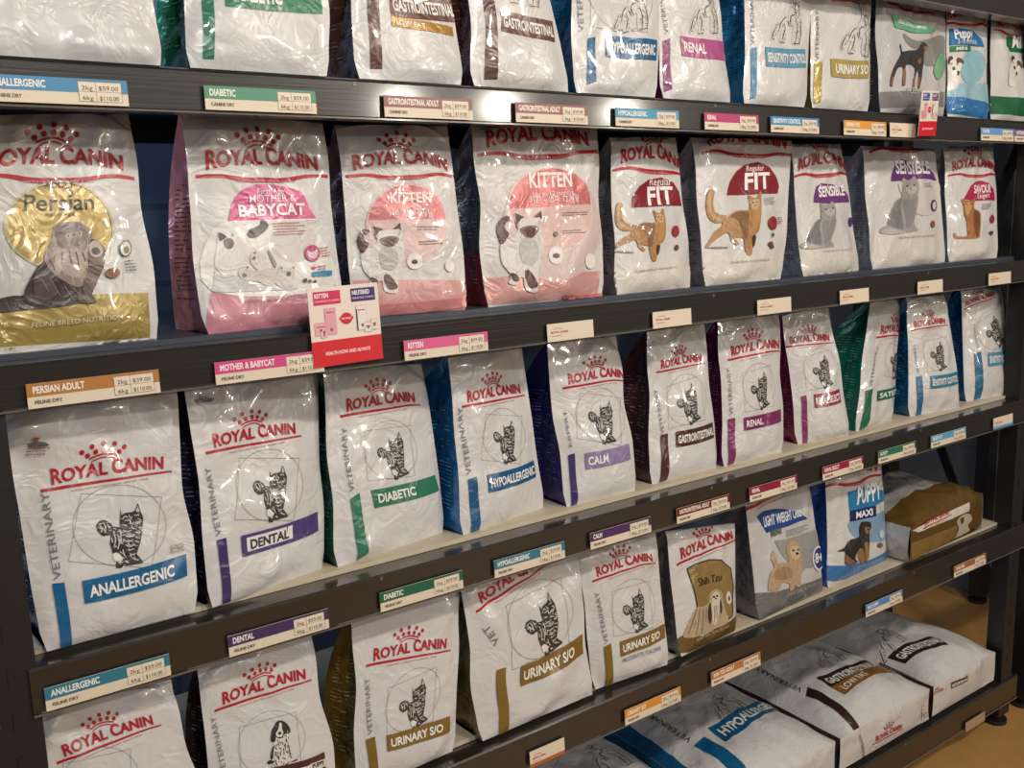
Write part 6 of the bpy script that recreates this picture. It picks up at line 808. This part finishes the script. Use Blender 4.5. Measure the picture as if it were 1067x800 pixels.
class Printer:
    """collects flat artwork given in metres on a sheet and lays it onto the sheet's surface"""
    def __init__(s, surf, ink=0): s.ink = ink; s.S = surf; s.parts = {}; s.k = 0; s.done = []
    def put(s, part, color, V, F, inc=1, fine=True, lift=0.0):
        if not V: return
        S = s.S
        if fine: V, F = refine(V, F)
        a = np.array(V, float)
        P = S.at(a[:, 0]/S.W, a[:, 1]/S.H, .0008+.00007*s.k+lift)
        # face outward
        d = s.parts.setdefault(part, dict(V=[], F=[], C=[]))
        n = len(d['V']); d['V'] += [tuple(p) for p in P]
        if s.ink and max(color)-min(color) > 24:
            m_ = sum(color)/3; color = tuple(int((.88*c_+.12*m_)*.92) for c_ in color)
        for f in F:
            p = [a[i] for i in f]; ar = sum(p[i][0]*p[(i+1) % len(p)][1]-p[(i+1) % len(p)][0]*p[i][1] for i in range(len(p)))
            f = tuple(f) if ar >= 0 else tuple(reversed(f))
            d['F'].append(tuple(n+i for i in f)); d['C'].append(tuple(color))
        s.k += inc
    def poly(s, part, color, pts, smooth=0, inc=1):
        if smooth: pts = smoothed(pts)
        s.put(part, color, *tri_poly(pts), inc)
    def grid(s, part, color, fn, w, h):
        nx = max(1, math.ceil(w/.0052)); ny = max(1, math.ceil(h/.0052)); V = []; F = []
        for j in range(ny+1):
            for i in range(nx+1): V.append(fn(i/nx, j/ny))
        for j in range(ny):
            for i in range(nx):
                a = j*(nx+1)+i; F.append((a, a+1, a+nx+2, a+nx+1))
        s.put(part, color, V, F, 1, False)
    def text(s, part, txt, p0, p1, color, ch, bold, fn=None):
        V, F, cap = text2d(txt, bold); s.k += 4
        if fn: s.put(part, color, [fn(x, y/cap) for x, y in V], F, lift=.0004); return
        p0 = np.array(p0); p1 = np.array(p1); x = p1-p0; y = np.array((-x[1], x[0])); k = (ch/cap) if ch else 1
        s.put(part, color, [tuple(p0+x*a+y*b*k) for a, b in V], F, lift=.0004)

def stroke_pts(pts, w):
    pts = [np.array(p) for p in pts]
    if len(pts) > 2:
        q = []
        for i in range(len(pts)-1):
            p0 = pts[max(i-1, 0)]; p1 = pts[i]; p2 = pts[i+1]; p3 = pts[min(i+2, len(pts)-1)]
            for j in range(4):
                t = j/4; q.append(.5*((2*p1)+(-p0+p2)*t+(2*p0-5*p1+4*p2-p3)*t*t+(-p0+3*p1-3*p2+p3)*t**3))
        pts = q+[pts[-1]]
    N = len(pts); A = []; B = []
    for i, p in enumerate(pts):
        d = pts[min(i+1, N-1)]-pts[max(i-1, 0)]; d = d/(np.linalg.norm(d)+1e-9); n = np.array((-d[1], d[0]))
        h = w/2*(.35+.65*math.sin(math.pi*(i+.5)/N)); A.append(p+n*h); B.append(p-n*h)
    V = [tuple(p) for p in A+B]; F = [(i, i+1, N+i+1, N+i) for i in range(N-1)]
    return V, F

RED = (204, 16, 34)
def run_elements(els, surf_by):
    pr = {k: Printer(s, 1) for k, s in surf_by.items()}; cur = pr['']; quad = None
    for e in els:
        t = e[0]
        if t == 'on': cur = pr[e[1]]
        elif t == 'logo':
            p0 = np.array(e[2]); x = np.array(e[3])-p0; y = np.array((-x[1], x[0]))
            f = lambda a, b: tuple(p0+x*a+y*b)
            L = np.linalg.norm(x); reg = e[1] == 'r'
            if reg:
                N = 40; up = []; dn = []
                for i in range(N+1):
                    a = i/N; sg = math.exp(-((a-.5)/.26)**4)
                    wv = -.028*sg
                    up.append((a, wv+.012)); dn.append((a, wv-.012-.012*sg))
                cur.put('brand_logo', RED, [f(*q) for q in up+dn], [(i, N+1+i, N+2+i, i+1) for i in range(N)])
                cur.text('brand_logo', 'HEALTH NUTRITION SINCE 1968', f(.27, -.046), f(.73, -.046), (226, 200, 196), .026, 0)
                t0, t1, ty = .07, .92, .045
            else:
                cur.put('brand_logo', RED, [f(0, -.014), f(1, -.006), f(1, .010), f(0, .012)], [(0, 1, 2, 3)])
                cur.text('brand_logo', 'HEALTH NUTRITION SINCE 1968', f(.22, -.043), f(.80, -.036), RED, .02, 0)
                t0, t1, ty = .08, .93, .035
            w = t1-t0
            V, F, cap = text2d('ROYAL CANIN', 1)
            def warp(a, b):
                b = b/cap*.102*(1+.22*math.exp(-((a)/.07)**2)+.22*math.exp(-((a-.56)/.05)**2))
                arc = .035*(1-(2*a-1)**2)
                return f(t0+w*a, ty+b+(arc if reg else arc*.55))
            cur.put('brand_logo', RED, [warp(a, b) for a, b in V], F, lift=.0003)
            cx = .47; cy = .205 if reg else .185
            k = 1.12
            for yy, ww, th in ((0, .098, .014), (-.024, .085, .010)):
                N = 12; up = [(cx+ww*k*(2*i/N-1), cy+yy+.030*(1-(2*i/N-1)**2)+th/2) for i in range(N+1)]
                dn = [(a, b-th) for a, b in up]
                cur.put('brand_logo', RED, [f(*q) for q in up+dn], [(i, N+1+i, N+2+i, i+1) for i in range(N)], 0)
            dots = [(-.112, .030), (-.058, .054), (0, .062), (.058, .054), (.112, .030), (-.15, .062), (-.082, .098), (0, .112), (.082, .098), (.15, .062)]
            for dx, dy in dots:
                rr = .0175
                cur.put('brand_logo', RED, [f(cx+dx*k*.95+rr*math.cos(q*math.pi/6), cy+dy+rr*1.15*math.sin(q*math.pi/6)) for q in range(12)], [tuple(range(12))], 0)
            cur.k += 1
        elif t == 'text': cur.text(e[1], e[2], e[3], e[4], e[5], e[6], e[7])
        elif t == 'quad':
            TL, TR, BL = (np.array(q) for q in e[3:6]); X = TR-TL; Y = TL-BL; bow = e[6]
            fn = lambda a, b, BL=BL, X=X, Y=Y, bow=bow: tuple(BL+X*a+Y*(b-bow*(a-a*a)*2.2*(1 if bow else 0)))
            cur.grid(e[1], e[2], fn, np.linalg.norm(X), np.linalg.norm(Y)); quad = fn
        elif t == 'btext':
            x0, x1, y0, y1 = e[3:7]
            cur.text(e[1], e[2], None, None, e[7], None, 1, fn=lambda a, b: quad(x0+(x1-x0)*a, y0+(y1-y0)*b))
        elif t == 'box':
            x0, x1, y0, y1 = e[3:7]; cur.grid(e[1], e[2], lambda a, b: quad(x0+(x1-x0)*a, y0+(y1-y0)*b), .06, .02)
        elif t == 'poly': cur.poly(e[1], e[2], e[3], e[4])
        elif t in ('disc', 'half'):
            c, r_, tp = (np.array(q) for q in e[3:6]); X = r_-c; Y = tp-c
            n = 40; rng = range(n) if t == 'disc' else range(n//2+1)
            cur.poly(e[1], e[2], [tuple(c+X*math.cos(q*2*math.pi/n)+Y*math.sin(q*2*math.pi/n)) for q in rng])
        elif t == 'lines':
            p0 = np.array(e[3]); x = np.array(e[4])-p0; L = np.linalg.norm(x); y = np.array((x[1], -x[0]))/L
            rnd = random.Random(int(L*1e5)); V = []; F = []
            for r0 in range(e[5]):
                a = 0; end = rnd.uniform(.7, 1)
                while a < end:
                    l = rnd.uniform(.0018, .006)/L; b = min(a+l, end)
                    o = p0+y*.0042*r0; n = len(V)
                    V += [tuple(o+x*a), tuple(o+x*b), tuple(o+x*b+y*.0016), tuple(o+x*a+y*.0016)]; F.append((n+3, n+2, n+1, n)); a = b+.0012/L
            cur.put(e[1], e[2], V, F)
        elif t == 'vit':
            o = np.array(e[1]); y = np.array(e[2])-o; x = np.array((y[1], -y[0])); G = (120, 116, 112)
            f = lambda a, b: tuple(o+x*a+y*b)
            def line(pts, w=.006):
                for A, B in zip(pts[:-1], pts[1:]):
                    d = np.array(B)-np.array(A); L = np.linalg.norm(d); nrm = np.array((-d[1], d[0]))/L*w/2; n = 4
                    V = []; F = []
                    for i in range(n+1):
                        q = np.array(A)+d*i/n; V += [f(*(q+nrm)), f(*(q-nrm))]
                    cur.put('front_print', G, V, [(2*i, 2*i+1, 2*i+3, 2*i+2) for i in range(n)], 0)
            line([(-.20+.70*math.cos(q*math.pi/24), .62+.62*math.sin(q*math.pi/24)) for q in range(49)])
            line([(-.86, 0), (-.86, 1.02), (.36, 1.14), (.36, 0.02), (-.86, 0)])
            cur.k += 1
        elif t == 'art':
            o = complex(*e[3]); y = complex(*e[4])-o
            f = lambda q: (lambda z: (z.real, z.imag))(o+complex(*q)*y/1j)
            for sh in ART[e[2]]:
                if sh[0] == 'poly': cur.poly(e[1], sh[1], [f(q) for q in sh[2]], sh[3])
                elif sh[0] == 'stroke':
                    V, F = stroke_pts([f(q) for q in sh[2]], sh[3]*abs(y)); cur.put(e[1], sh[1], V, F, 0)
                elif sh[0] == 'fur':
                    n = sh[2]
                    for i in range(0, len(n), 6):
                        V, F = stroke_pts([f((n[i+j]/1000, n[i+j+1]/1000)) for j in (0, 2, 4)], sh[3]*abs(y)); cur.put(e[1], sh[1], V, F, 0)
                    cur.k += 1
                elif sh[0] == 'disc':
                    c, r_, tp = (np.array(f(q)) for q in sh[2:5]); X = r_-c; Y = tp-c
                    cur.poly(e[1], sh[1], [tuple(c+X*math.cos(q*math.pi/7)+Y*math.sin(q*math.pi/7)) for q in range(14)])
            cur.k += 2
    out = {}
    for p in pr.values():
        for k, d in p.parts.items():
            q = out.setdefault(k, dict(V=[], F=[], C=[])); n = len(q['V'])
            q['V'] += d['V']; q['F'] += [tuple(n+i for i in f) for f in d['F']]; q['C'] += d['C']
    return out

WHITE = (206, 204, 202)
def make_bag(d):
    c = [np.array(q) for q in d['c']]; lying = d.get('lying', 0)
    S = Surface(c, d.get('bulge', .014), d['seed'], lying=bool(lying), crease=d.get('crease', 1))
    x = S.x; bk = np.array((0, 0, -1.)) if lying else np.array((-x[1], x[0], 0.))
    base = (c[0]+c[1])/2+(bk*d['d']/2 if not lying else (c[2]-c[0])/2-np.array((0, 0, d['d'])))
    loc = tuple(float(q) for q in base)
    root = empty('pet_food_bag', loc, d['label'], 'bag', d['group'])
    P = S.P; nv, nu = S.nv, S.nu; basecol = d.get('base', WHITE)
    metal = .35 if basecol != WHITE and basecol[0]-basecol[2] > 60 else 0
    V = []; F = []
    def add_grid(G, flip=False):
        n = len(V); a, b = G.shape[:2]
        V.extend(tuple(q) for q in G.reshape(-1, 3))
        for j in range(a-1):
            for i in range(b-1):
                q = n+j*b+i; f = (q, q+1, q+b+1, q+b); F.append(f if not flip else f[::-1])
    surf = {'': S}
    vs = np.linspace(0, 1, nv+1)
    if lying:
        Bk = P.copy(); Bk[..., 2] = c[0][2]-d['d']; ins = S.n*0
        inner = (P.mean(axis=(0, 1))-P); inner[..., 2] = 0
        add_grid(P); add_grid(Bk+inner*.02, True)
        E_ = Surface([P[0, 0]-np.array((0, 0, d['d'])), P[0, -1]-np.array((0, 0, d['d'])), P[0, 0], P[0, -1]], .006, d['seed']+50, end=True, crease=.6)
        G = E_.P.copy()
        top = np.array([P[0, int(round(i/E_.nu*nu))] for i in range(E_.nu+1)])
        # sew the top row of the end face to the real edge
        for j in range(E_.nv+1):
            t = j/E_.nv; G[j] += (top-E_.P[-1])*t
        E_.P = G; surf['end'] = E_; add_grid(G)
        add_grid(np.stack([P[-1], Bk[-1]+inner[-1]*.02]))
    else:
        dep = d['d']*(1-vs**2.6)+.006
        u_, v_ = np.meshgrid(np.linspace(0, 1, nu+1), vs)
        Bk = S.flat(u_, v_)+bk*dep[:, None, None]
        add_grid(P); add_grid(Bk, True)
        add_grid(np.stack([Bk[0], P[0]]), False); add_grid(np.stack([P[-1], Bk[-1]]))
    mesh_obj('bag_body', V, F, film(basecol, metal), None, root, loc, True)
    # side gussets, folded inward down the middle
    for sgn, col in ((0, 0), (1, -1)):
        n = 8; rows = []
        for j in range(nv+1):
            a = P[j, col]; b = Bk[j, col]; v = j/nv; r = []
            for k in range(n+1):
                t = k/n; w = 1-abs(2*t-1)
                g = (.010+.020*v)*w*(1-v**6) if not lying else -.010*math.sin(math.pi*t)
                cr = .003*(math.sin(v*37+k*1.7+d['seed'])+math.sin(v*61-k*2.3))*w
                r.append(a+(b-a)*t+x*(g+cr)*(1 if sgn == 0 else -1))
            rows.append(r)
        G = np.array(rows)
        V = []; F = []; idx = []
        V.extend(tuple(q) for q in G.reshape(-1, 3))
        foot = d.get('foot')
        for j in range(nv):
            for k in range(n):
                q = j*(n+1)+k; f = (q, q+1, q+n+2, q+n+1); F.append(f if sgn else f[::-1])
                idx.append(1 if foot and j < nv*.28 else 0)
        # rows of small print
        sd = tuple(min(230, int(c_*1.22+6)) for c_ in d['side']); lt = tuple(min(235, int(s_*.6+95)) for s_ in sd) if sum(sd) < 330 else tuple(int(s_*.5) for s_ in sd)
        if not lying:
            rnd = random.Random(d['seed']*7+sgn)
            out = -x if sgn == 0 else x
            for j in range(int(nv*.14), int(nv*.72)):
                if rnd.random() < .12: continue
                for k in (1, 2, 4, 5, 6):
                    if rnd.random() < .18: continue
                    a, b = G[j, k], G[j, k+1]; h = (G[j+1, k]-G[j, k])*.26; n0 = len(V); s0 = rnd.uniform(0, .2); s1 = rnd.uniform(.7, 1)
                    o_ = out*.0007
                    V += [tuple(a+(b-a)*s0+o_), tuple(a+(b-a)*s1+o_), tuple(a+(b-a)*s1+h+o_), tuple(a+(b-a)*s0+h+o_)]
                    F.append((n0, n0+1, n0+2, n0+3) if sgn else (n0+3, n0+2, n0+1, n0)); idx.append(2)
        mesh_obj('side_gusset', V, F, [film(sd, .25, .26), film(foot or sd, 0, .3), film(lt, 0, .4)], idx, root, loc, True)
    prints = run_elements(d['els'], surf)
    objs = {}
    for part in sorted(prints, key=lambda k: k == 'name_lettering'):
        q = prints[part]; cols = sorted(set(q['C'])); ix = {c_: i for i, c_ in enumerate(cols)}
        foil = part in ('colour_stripe', 'breed_emblem', 'colour_band', 'name_banner')
        par = objs.get('name_banner', root) if part == 'name_lettering' else root
        o = mesh_obj(part, q['V'], q['F'], [film(c_, .15 if foil and c_[0]-c_[2] > 55 and c_[1] > 80 else 0, .28 if foil else .32) for c_ in cols], [ix[c_] for c_ in q['C']], par, loc, True)
        objs[part] = o
    return root

# ------------------------------------------------------------ the setting
def struct(name, V, F, m):
    o = mesh_obj(name, V, F, m); o['kind'] = 'structure'; return o
U = 1.3; CZ = 1.56
def Z(z): return z*U+CZ
V = []; F = []; boxgeo(V, F, -5, 4.4, -8, 1.45, -.1, 0)
struct('floor', V, F, plain('cork_floor', (196, 150, 92), .4, noise=.35, nscale=14, bump=.1, color2=(168, 122, 68)))
V = []; F = []; boxgeo(V, F, -1.5, 3.75, 1.3, 1.42, 0, 3.2)
struct('wall_back', V, F, block_wall((98, 118, 152), (80, 96, 126)))
V = []; F = []; boxgeo(V, F, 3.62, 3.75, -1.2, 1.3, 0, 3.2)
struct('wall_right', V, F, block_wall((104, 106, 110), (94, 96, 100)))

black = plain('black_steel', (24, 24, 25), .5, coat=.15, bump=.12, nscale=30, stretch=(1, 1, 6))
lipm = plain('smoked_shelf_edge', (44, 40, 35), .30, coat=.8, bump=.14, nscale=30, stretch=(.12, 1, 9), noise=.3)
under = plain('dark_underside', (38, 46, 62), .45)
cream = plain('cream_board', (206, 192, 168), .5, noise=.08, nscale=20)
darkb = plain('grey_board', (62, 68, 80), .35)
clear = plain('clear_plastic_edge', (104, 98, 90), .25, coat=.6)
SHELVES = [('Z', .395, .050, darkb), ('A', .157, .048, darkb), ('B', -.122, .050, darkb), ('C', -.425, .055, cream), ('D', -.715, .060, cream), ('E', -1.085, .062, cream)]
def rack(x0, x1, label, shelves, over=0.0, shift=0.0, boards='ZABCDE'):
    loc = ((x0+x1)/2, .28, 0)
    r = empty('shelving_rack', loc, label, 'shelving')
    for px_ in (x0-.012+shift, x1+.032):
        for y0 in (.004, .50):
            V = []; F = []
            boxgeo(V, F, px_-.038, px_+.022, y0, y0+.012, .03, 2.6); boxgeo(V, F, px_-.038, px_-.028, y0+.012, y0+.05, .03, 2.6)
            boxgeo(V, F, px_+.012, px_+.022, y0+.012, y0+.05, .03, 2.6)
            for k in range(40): boxgeo(V, F, px_-.012, px_-.004, y0-.0012, y0+.001, .2+k*.06, .225+k*.06)
            mesh_obj('upright_post', V, F, black, None, r, loc)
            V = []; F = []; n = 16
            for z, q in ((0, .034), (.012, .034), (.016, .012), (.032, .012)): V += [(px_-.008+q*math.cos(a*2*math.pi/n), y0+.026+q*math.sin(a*2*math.pi/n), z) for a in range(n)]
            for k in range(3): F += [(k*n+a, k*n+(a+1) % n, (k+1)*n+(a+1) % n, (k+1)*n+a) for a in range(n)]
            F.append(tuple(range(n-1, -1, -1))); F.append(tuple(range(3*n, 4*n)))
            mesh_obj('levelling_foot', V, F, black, None, r, loc, False)
        if boards: beam('side_brace', black, r, (px_-.006, .02, Z(.20)), (px_-.006, .53, Z(-.84)), .006, .028, loc)
        if boards: beam('side_brace', black, r, (px_+.004, .02, Z(-.96)), (px_+.004, .53, Z(-.12)), .006, .028, loc)
    for nm, z, h, bm in shelves:
        zt = Z(z); hh = h*U
        b = box('front_beam', lipm, r, x0, x1+over, -.0005, .044, zt-hh, zt-.008, .003, loc)
        s = box('price_strip', clear, r, x0, x1+over, -.0035, -.001, zt-hh-.0012, zt-hh+.0012, 0, loc)
        if nm not in boards: continue
        box('rear_beam', black, r, x0, x1, .515, .545, zt-.062, zt-.008, .003, loc)
        box('shelf_board', [bm], r, x0+.002, x1, .0445, .545, zt-.008, zt, 0, loc)
        box('shelf_pan', under, r, x0+.002, x1, .0445, .514, zt-.022, zt-.0085, 0, loc)
        for k in range(3):
            cx = x0+(x1-x0)*(.2+.3*k)
            V = [(cx+.003*math.cos(a*math.pi/4), y_, zt-.014+.003*math.sin(a*math.pi/4)) for y_ in (-.0012, .001) for a in range(8)]
            mesh_obj('screw_head', V, [tuple(range(7, -1, -1))]+[(a, (a+1) % 8, 8+(a+1) % 8, 8+a) for a in range(8)], clear, None, r, loc)
    return r
rack(.127*U, 2.09*U, 'long black steel shelving rack holding all the bags, with cream boards on its lower levels', SHELVES, .085)
rack(2.225*U, 3.54, 'empty neighbouring rack at the right edge, only its first upright and shelf edges in view', SHELVES[:-1], 0, .03, '')
rack(-1.25, .0585, 'neighbouring black rack, only its dark end post and one shelf edge at the left', [q for q in SHELVES if q[0] in 'CE'], .067)

# ------------------------------------------------------------ bags
for d in BAGS: make_bag(d)

# ------------------------------------------------------------ shelf labels
class Flat:
    """flat sheet standing in the x-z plane"""
    def __init__(s, o, x, y, W, H): s.o = np.array(o, float); s.x = np.array(x, float); s.y = np.array(y, float); s.W = W; s.H = H; s.n = np.cross(s.x, s.y)
    def at(s, u, v, off=0.0):
        u = np.asarray(u, float)[..., None]; v = np.asarray(v, float)[..., None]
        return s.o+s.x*u*s.W+s.y*v*s.H+s.n*off*.5
paper = lambda c_: plain('card', c_, .42, coat=.15)
def emit_prints(pr, root, loc):
    for part, q in pr.parts.items():
        cols = sorted(set(q['C'])); ix = {c_: i for i, c_ in enumerate(cols)}
        mesh_obj(part, q['V'], q['F'], [paper(c_) for c_ in cols], [ix[c_] for c_ in q['C']], root, loc)
CREAM = (222, 208, 186)
def shelf_label(x0, x1, z0, kind, col, txt, label):
    W = x1-x0; H = .031 if kind != 'blank' else .028
    tilt = .12; y0 = -.0045
    n = Vector((0, -1, -tilt)).normalized(); up = Vector((0, -tilt, 1)).normalized()
    o = np.array((x0, y0-.001, z0)); upv = np.array((0, .06, 1.)); upv /= np.linalg.norm(upv)
    o = o-np.array((0, .0028, 0))
    xv = np.array((1., 0, 0)); fl = Flat(o, xv, upv, W, H)
    loc = (float(x0+W/2), float(y0), float(z0))
    r = empty('shelf_label', loc, label, 'label', 'labels on the shelf edges')
    c = [o, o+xv*W, o+xv*W+upv*H, o+upv*H]; bk = np.array((0, .0012, 0))
    V = c+[q+bk for q in c]; F = [(0, 1, 2, 3), (7, 6, 5, 4), (0, 4, 5, 1), (1, 5, 6, 2), (2, 6, 7, 3), (3, 7, 4, 0)]
    mesh_obj('card', V, F, paper(CREAM if kind != 'blank' else col), None, r, loc)
    P = Printer(fl)
    rect = lambda part, c_, a, b, e, f: P.put(part, c_, [(a, b), (e, b), (e, f), (a, f)], [(0, 1, 2, 3)], 1, False)
    if kind == 'band':
        rect('colour_band', col, 0, H*.47, W, H)
        if txt:
            V_, F_, cap = text2d(txt, 1); w = min(W*.56, .0098/cap*.62)
            P.put('lettering', (236, 232, 222), [(W*.045+a*w, H*.60+b/cap*.0088) for a, b in V_], F_)
        V_, F_, cap = text2d('FELINE DRY' if z0 < 1.6 else 'CANINE DRY', 1)
        P.put('lettering', (90, 80, 74), [(W*.05+a*W*.2, H*.17+b/cap*.0045) for a, b in V_], F_)
        # price sticker: small table of weights and prices
        a0, a1 = W*.64, W*.955; b0, b1 = H*.12, H*.9
        rect('price_sticker', (228, 214, 192), a0, b0, a1, b1)
        g = (120, 104, 92)
        for a, b, e, f in ((a0, b0, a1, b0+.0005), (a0, b1-.0005, a1, b1), (a0, (b0+b1)/2-.0003, a1, (b0+b1)/2+.0002), (a0, b0, a0+.0005, b1), (a1-.0005, b0, a1, b1), (a0+(a1-a0)*.4, b0, a0+(a1-a0)*.4+.0005, b1)):
            rect('price_sticker', g, a, b, e, f)
        for row, (wt, prc) in enumerate((('2kg', '$59.00'), ('6kg', '$110.00'))):
            yy = b1-(b1-b0)*(.42+.5*row)
            for s_, xa, xw in ((wt, .08, .25), (prc, .47, .45)):
                V_, F_, cap = text2d(s_, 0)
                P.put('price_sticker', (90, 76, 66), [(a0+(a1-a0)*(xa+xw*a), yy+b/cap*.0055) for a, b in V_], F_)
    elif kind in ('plain', 'split'):
        if kind == 'split': rect('colour_band', col, 0, 0, W, H*.22)
        cx = W*.22; R_ = (190, 60, 60)
        V_, F_, cap = text2d('ROYAL CANIN', 1)
        P.put('lettering', R_, [(W*.08+a*W*.36, H*.46+b/cap*.0035) for a, b in V_], F_)
        for k in range(5):
            P.put('lettering', R_, [(cx+W*.04*(k-2)+.0011*math.cos(q), H*.74-.0008*abs(k-2)+.0011*math.sin(q)) for q in (0, 1.05, 2.1, 3.14, 4.2, 5.24)], [tuple(range(6))])
        rect('lettering', (150, 130, 120), W*.08, H*.3, W*.3, H*.33)
    emit_prints(P, r, loc)
for l in LABELS: shelf_label(*l)

# ------------------------------------------------------------ the two square promotion cards clipped over shelf edges
def promo(o, xv, upv, W, H, label, left, right, lc, rc):
    o = np.array(o, float); xv = np.array(xv, float); xv /= np.linalg.norm(xv); upv = np.array(upv, float); upv /= np.linalg.norm(upv)
    loc = tuple(float(q) for q in o+xv*W/2)
    r = empty('promotion_card', loc, label, 'sign', 'square promotion cards')
    n = np.cross(xv, upv); c = [o, o+xv*W, o+xv*W+upv*H, o+upv*H]; V = c+[q-n*.0012 for q in c]
    F = [(0, 1, 2, 3), (7, 6, 5, 4), (0, 4, 5, 1), (1, 5, 6, 2), (2, 6, 7, 3), (3, 7, 4, 0)]
    mesh_obj('card', V, F, paper((230, 216, 204)), None, r, loc)
    P = Printer(Flat(o, xv, upv, W, H))
    rect = lambda part, c_, a, b, e, f: P.put(part, c_, [(a*W, b*H), (e*W, b*H), (e*W, f*H), (a*W, f*H)], [(0, 1, 2, 3)])
    def tx(part, s, a, b, e, h, c_, bold=1):
        V_, F_, cap = text2d(s, bold); P.put(part, c_, [((a+(e-a)*x_)*W, (b+y_/cap*h)*H) for x_, y_ in V_], F_)
    rect('red_footer', (206, 22, 40), 0, 0, 1, .325)
    tx('red_footer', 'HEALTH NOW AND ALWAYS', .18, .14, .82, .045, (240, 214, 208))
    rect('name_box', lc, .07, .78, .45, .95); tx('name_box', left, .09, .87, .28, .055, (240, 228, 228)); tx('name_box', 'FROM 4 MONTHS TO 12 MONTHS', .09, .815, .43, .025, (236, 220, 224), 0)
    rect('name_box', rc, .60, .78, .95, .95); tx('name_box', right, .62, .87, .87, .055, (236, 232, 240)); tx('name_box', 'FROM NEUTERING TO 12 MONTHS', .62, .815, .93, .025, (226, 222, 236), 0)
    n_ = 24
    P.put('product_picture', (200, 24, 44), [((.51+.085*math.cos(q*math.pi/12))*W, (.58+.075*math.sin(q*math.pi/12))*H) for q in range(n_)], [tuple(range(n_))])
    rect('product_picture', (200, 24, 44), .41, .565, .61, .60); tx('product_picture', 'NEUTERED', .44, .572, .58, .02, (240, 220, 216))
    for a, b, e, f, c_ in ((.06, .40, .22, .56, (226, 170, 176)), (.21, .40, .36, .73, (222, 160, 168)), (.14, .37, .22, .45, (230, 190, 192)), (.66, .41, .80, .72, (226, 220, 216)), (.76, .38, .86, .50, (222, 214, 208)), (.86, .40, .95, .53, (222, 214, 208))):
        rect('product_picture', (186, 150, 146), a-.005, b-.004, e+.004, f+.004); rect('product_picture', c_, a, b, e, f)
        rect('product_picture', (200, 50, 60), a+.02, f-.06, e-.02, f-.045)
        rect('product_picture', (120, 90, 90), (a+e)/2-.015, b+.04, (a+e)/2+.018, b+.08)
    rect('product_picture', (60, 40, 60), .655, .41, .668, .68)
    emit_prints(P, r, loc)
promo((.446*U, -.010, Z(-.166)), (1, 0, .02), (.0, .06, 1), .088*U, .089*U, 'square white and red promotion card with pink KITTEN box, clipped on the second shelf edge', 'KITTEN', 'NEUTERED', (206, 26, 84), (56, 34, 100))
promo((1.605*U, -.030, Z(.112)), (.97, .16, .05), (.16, .04, 1), .078*U, .080*U, 'tilted white and red promotion card clipped on the topmost shelf edge in view', 'PUPPY', 'ADULT', (50, 90, 170), (110, 60, 90))
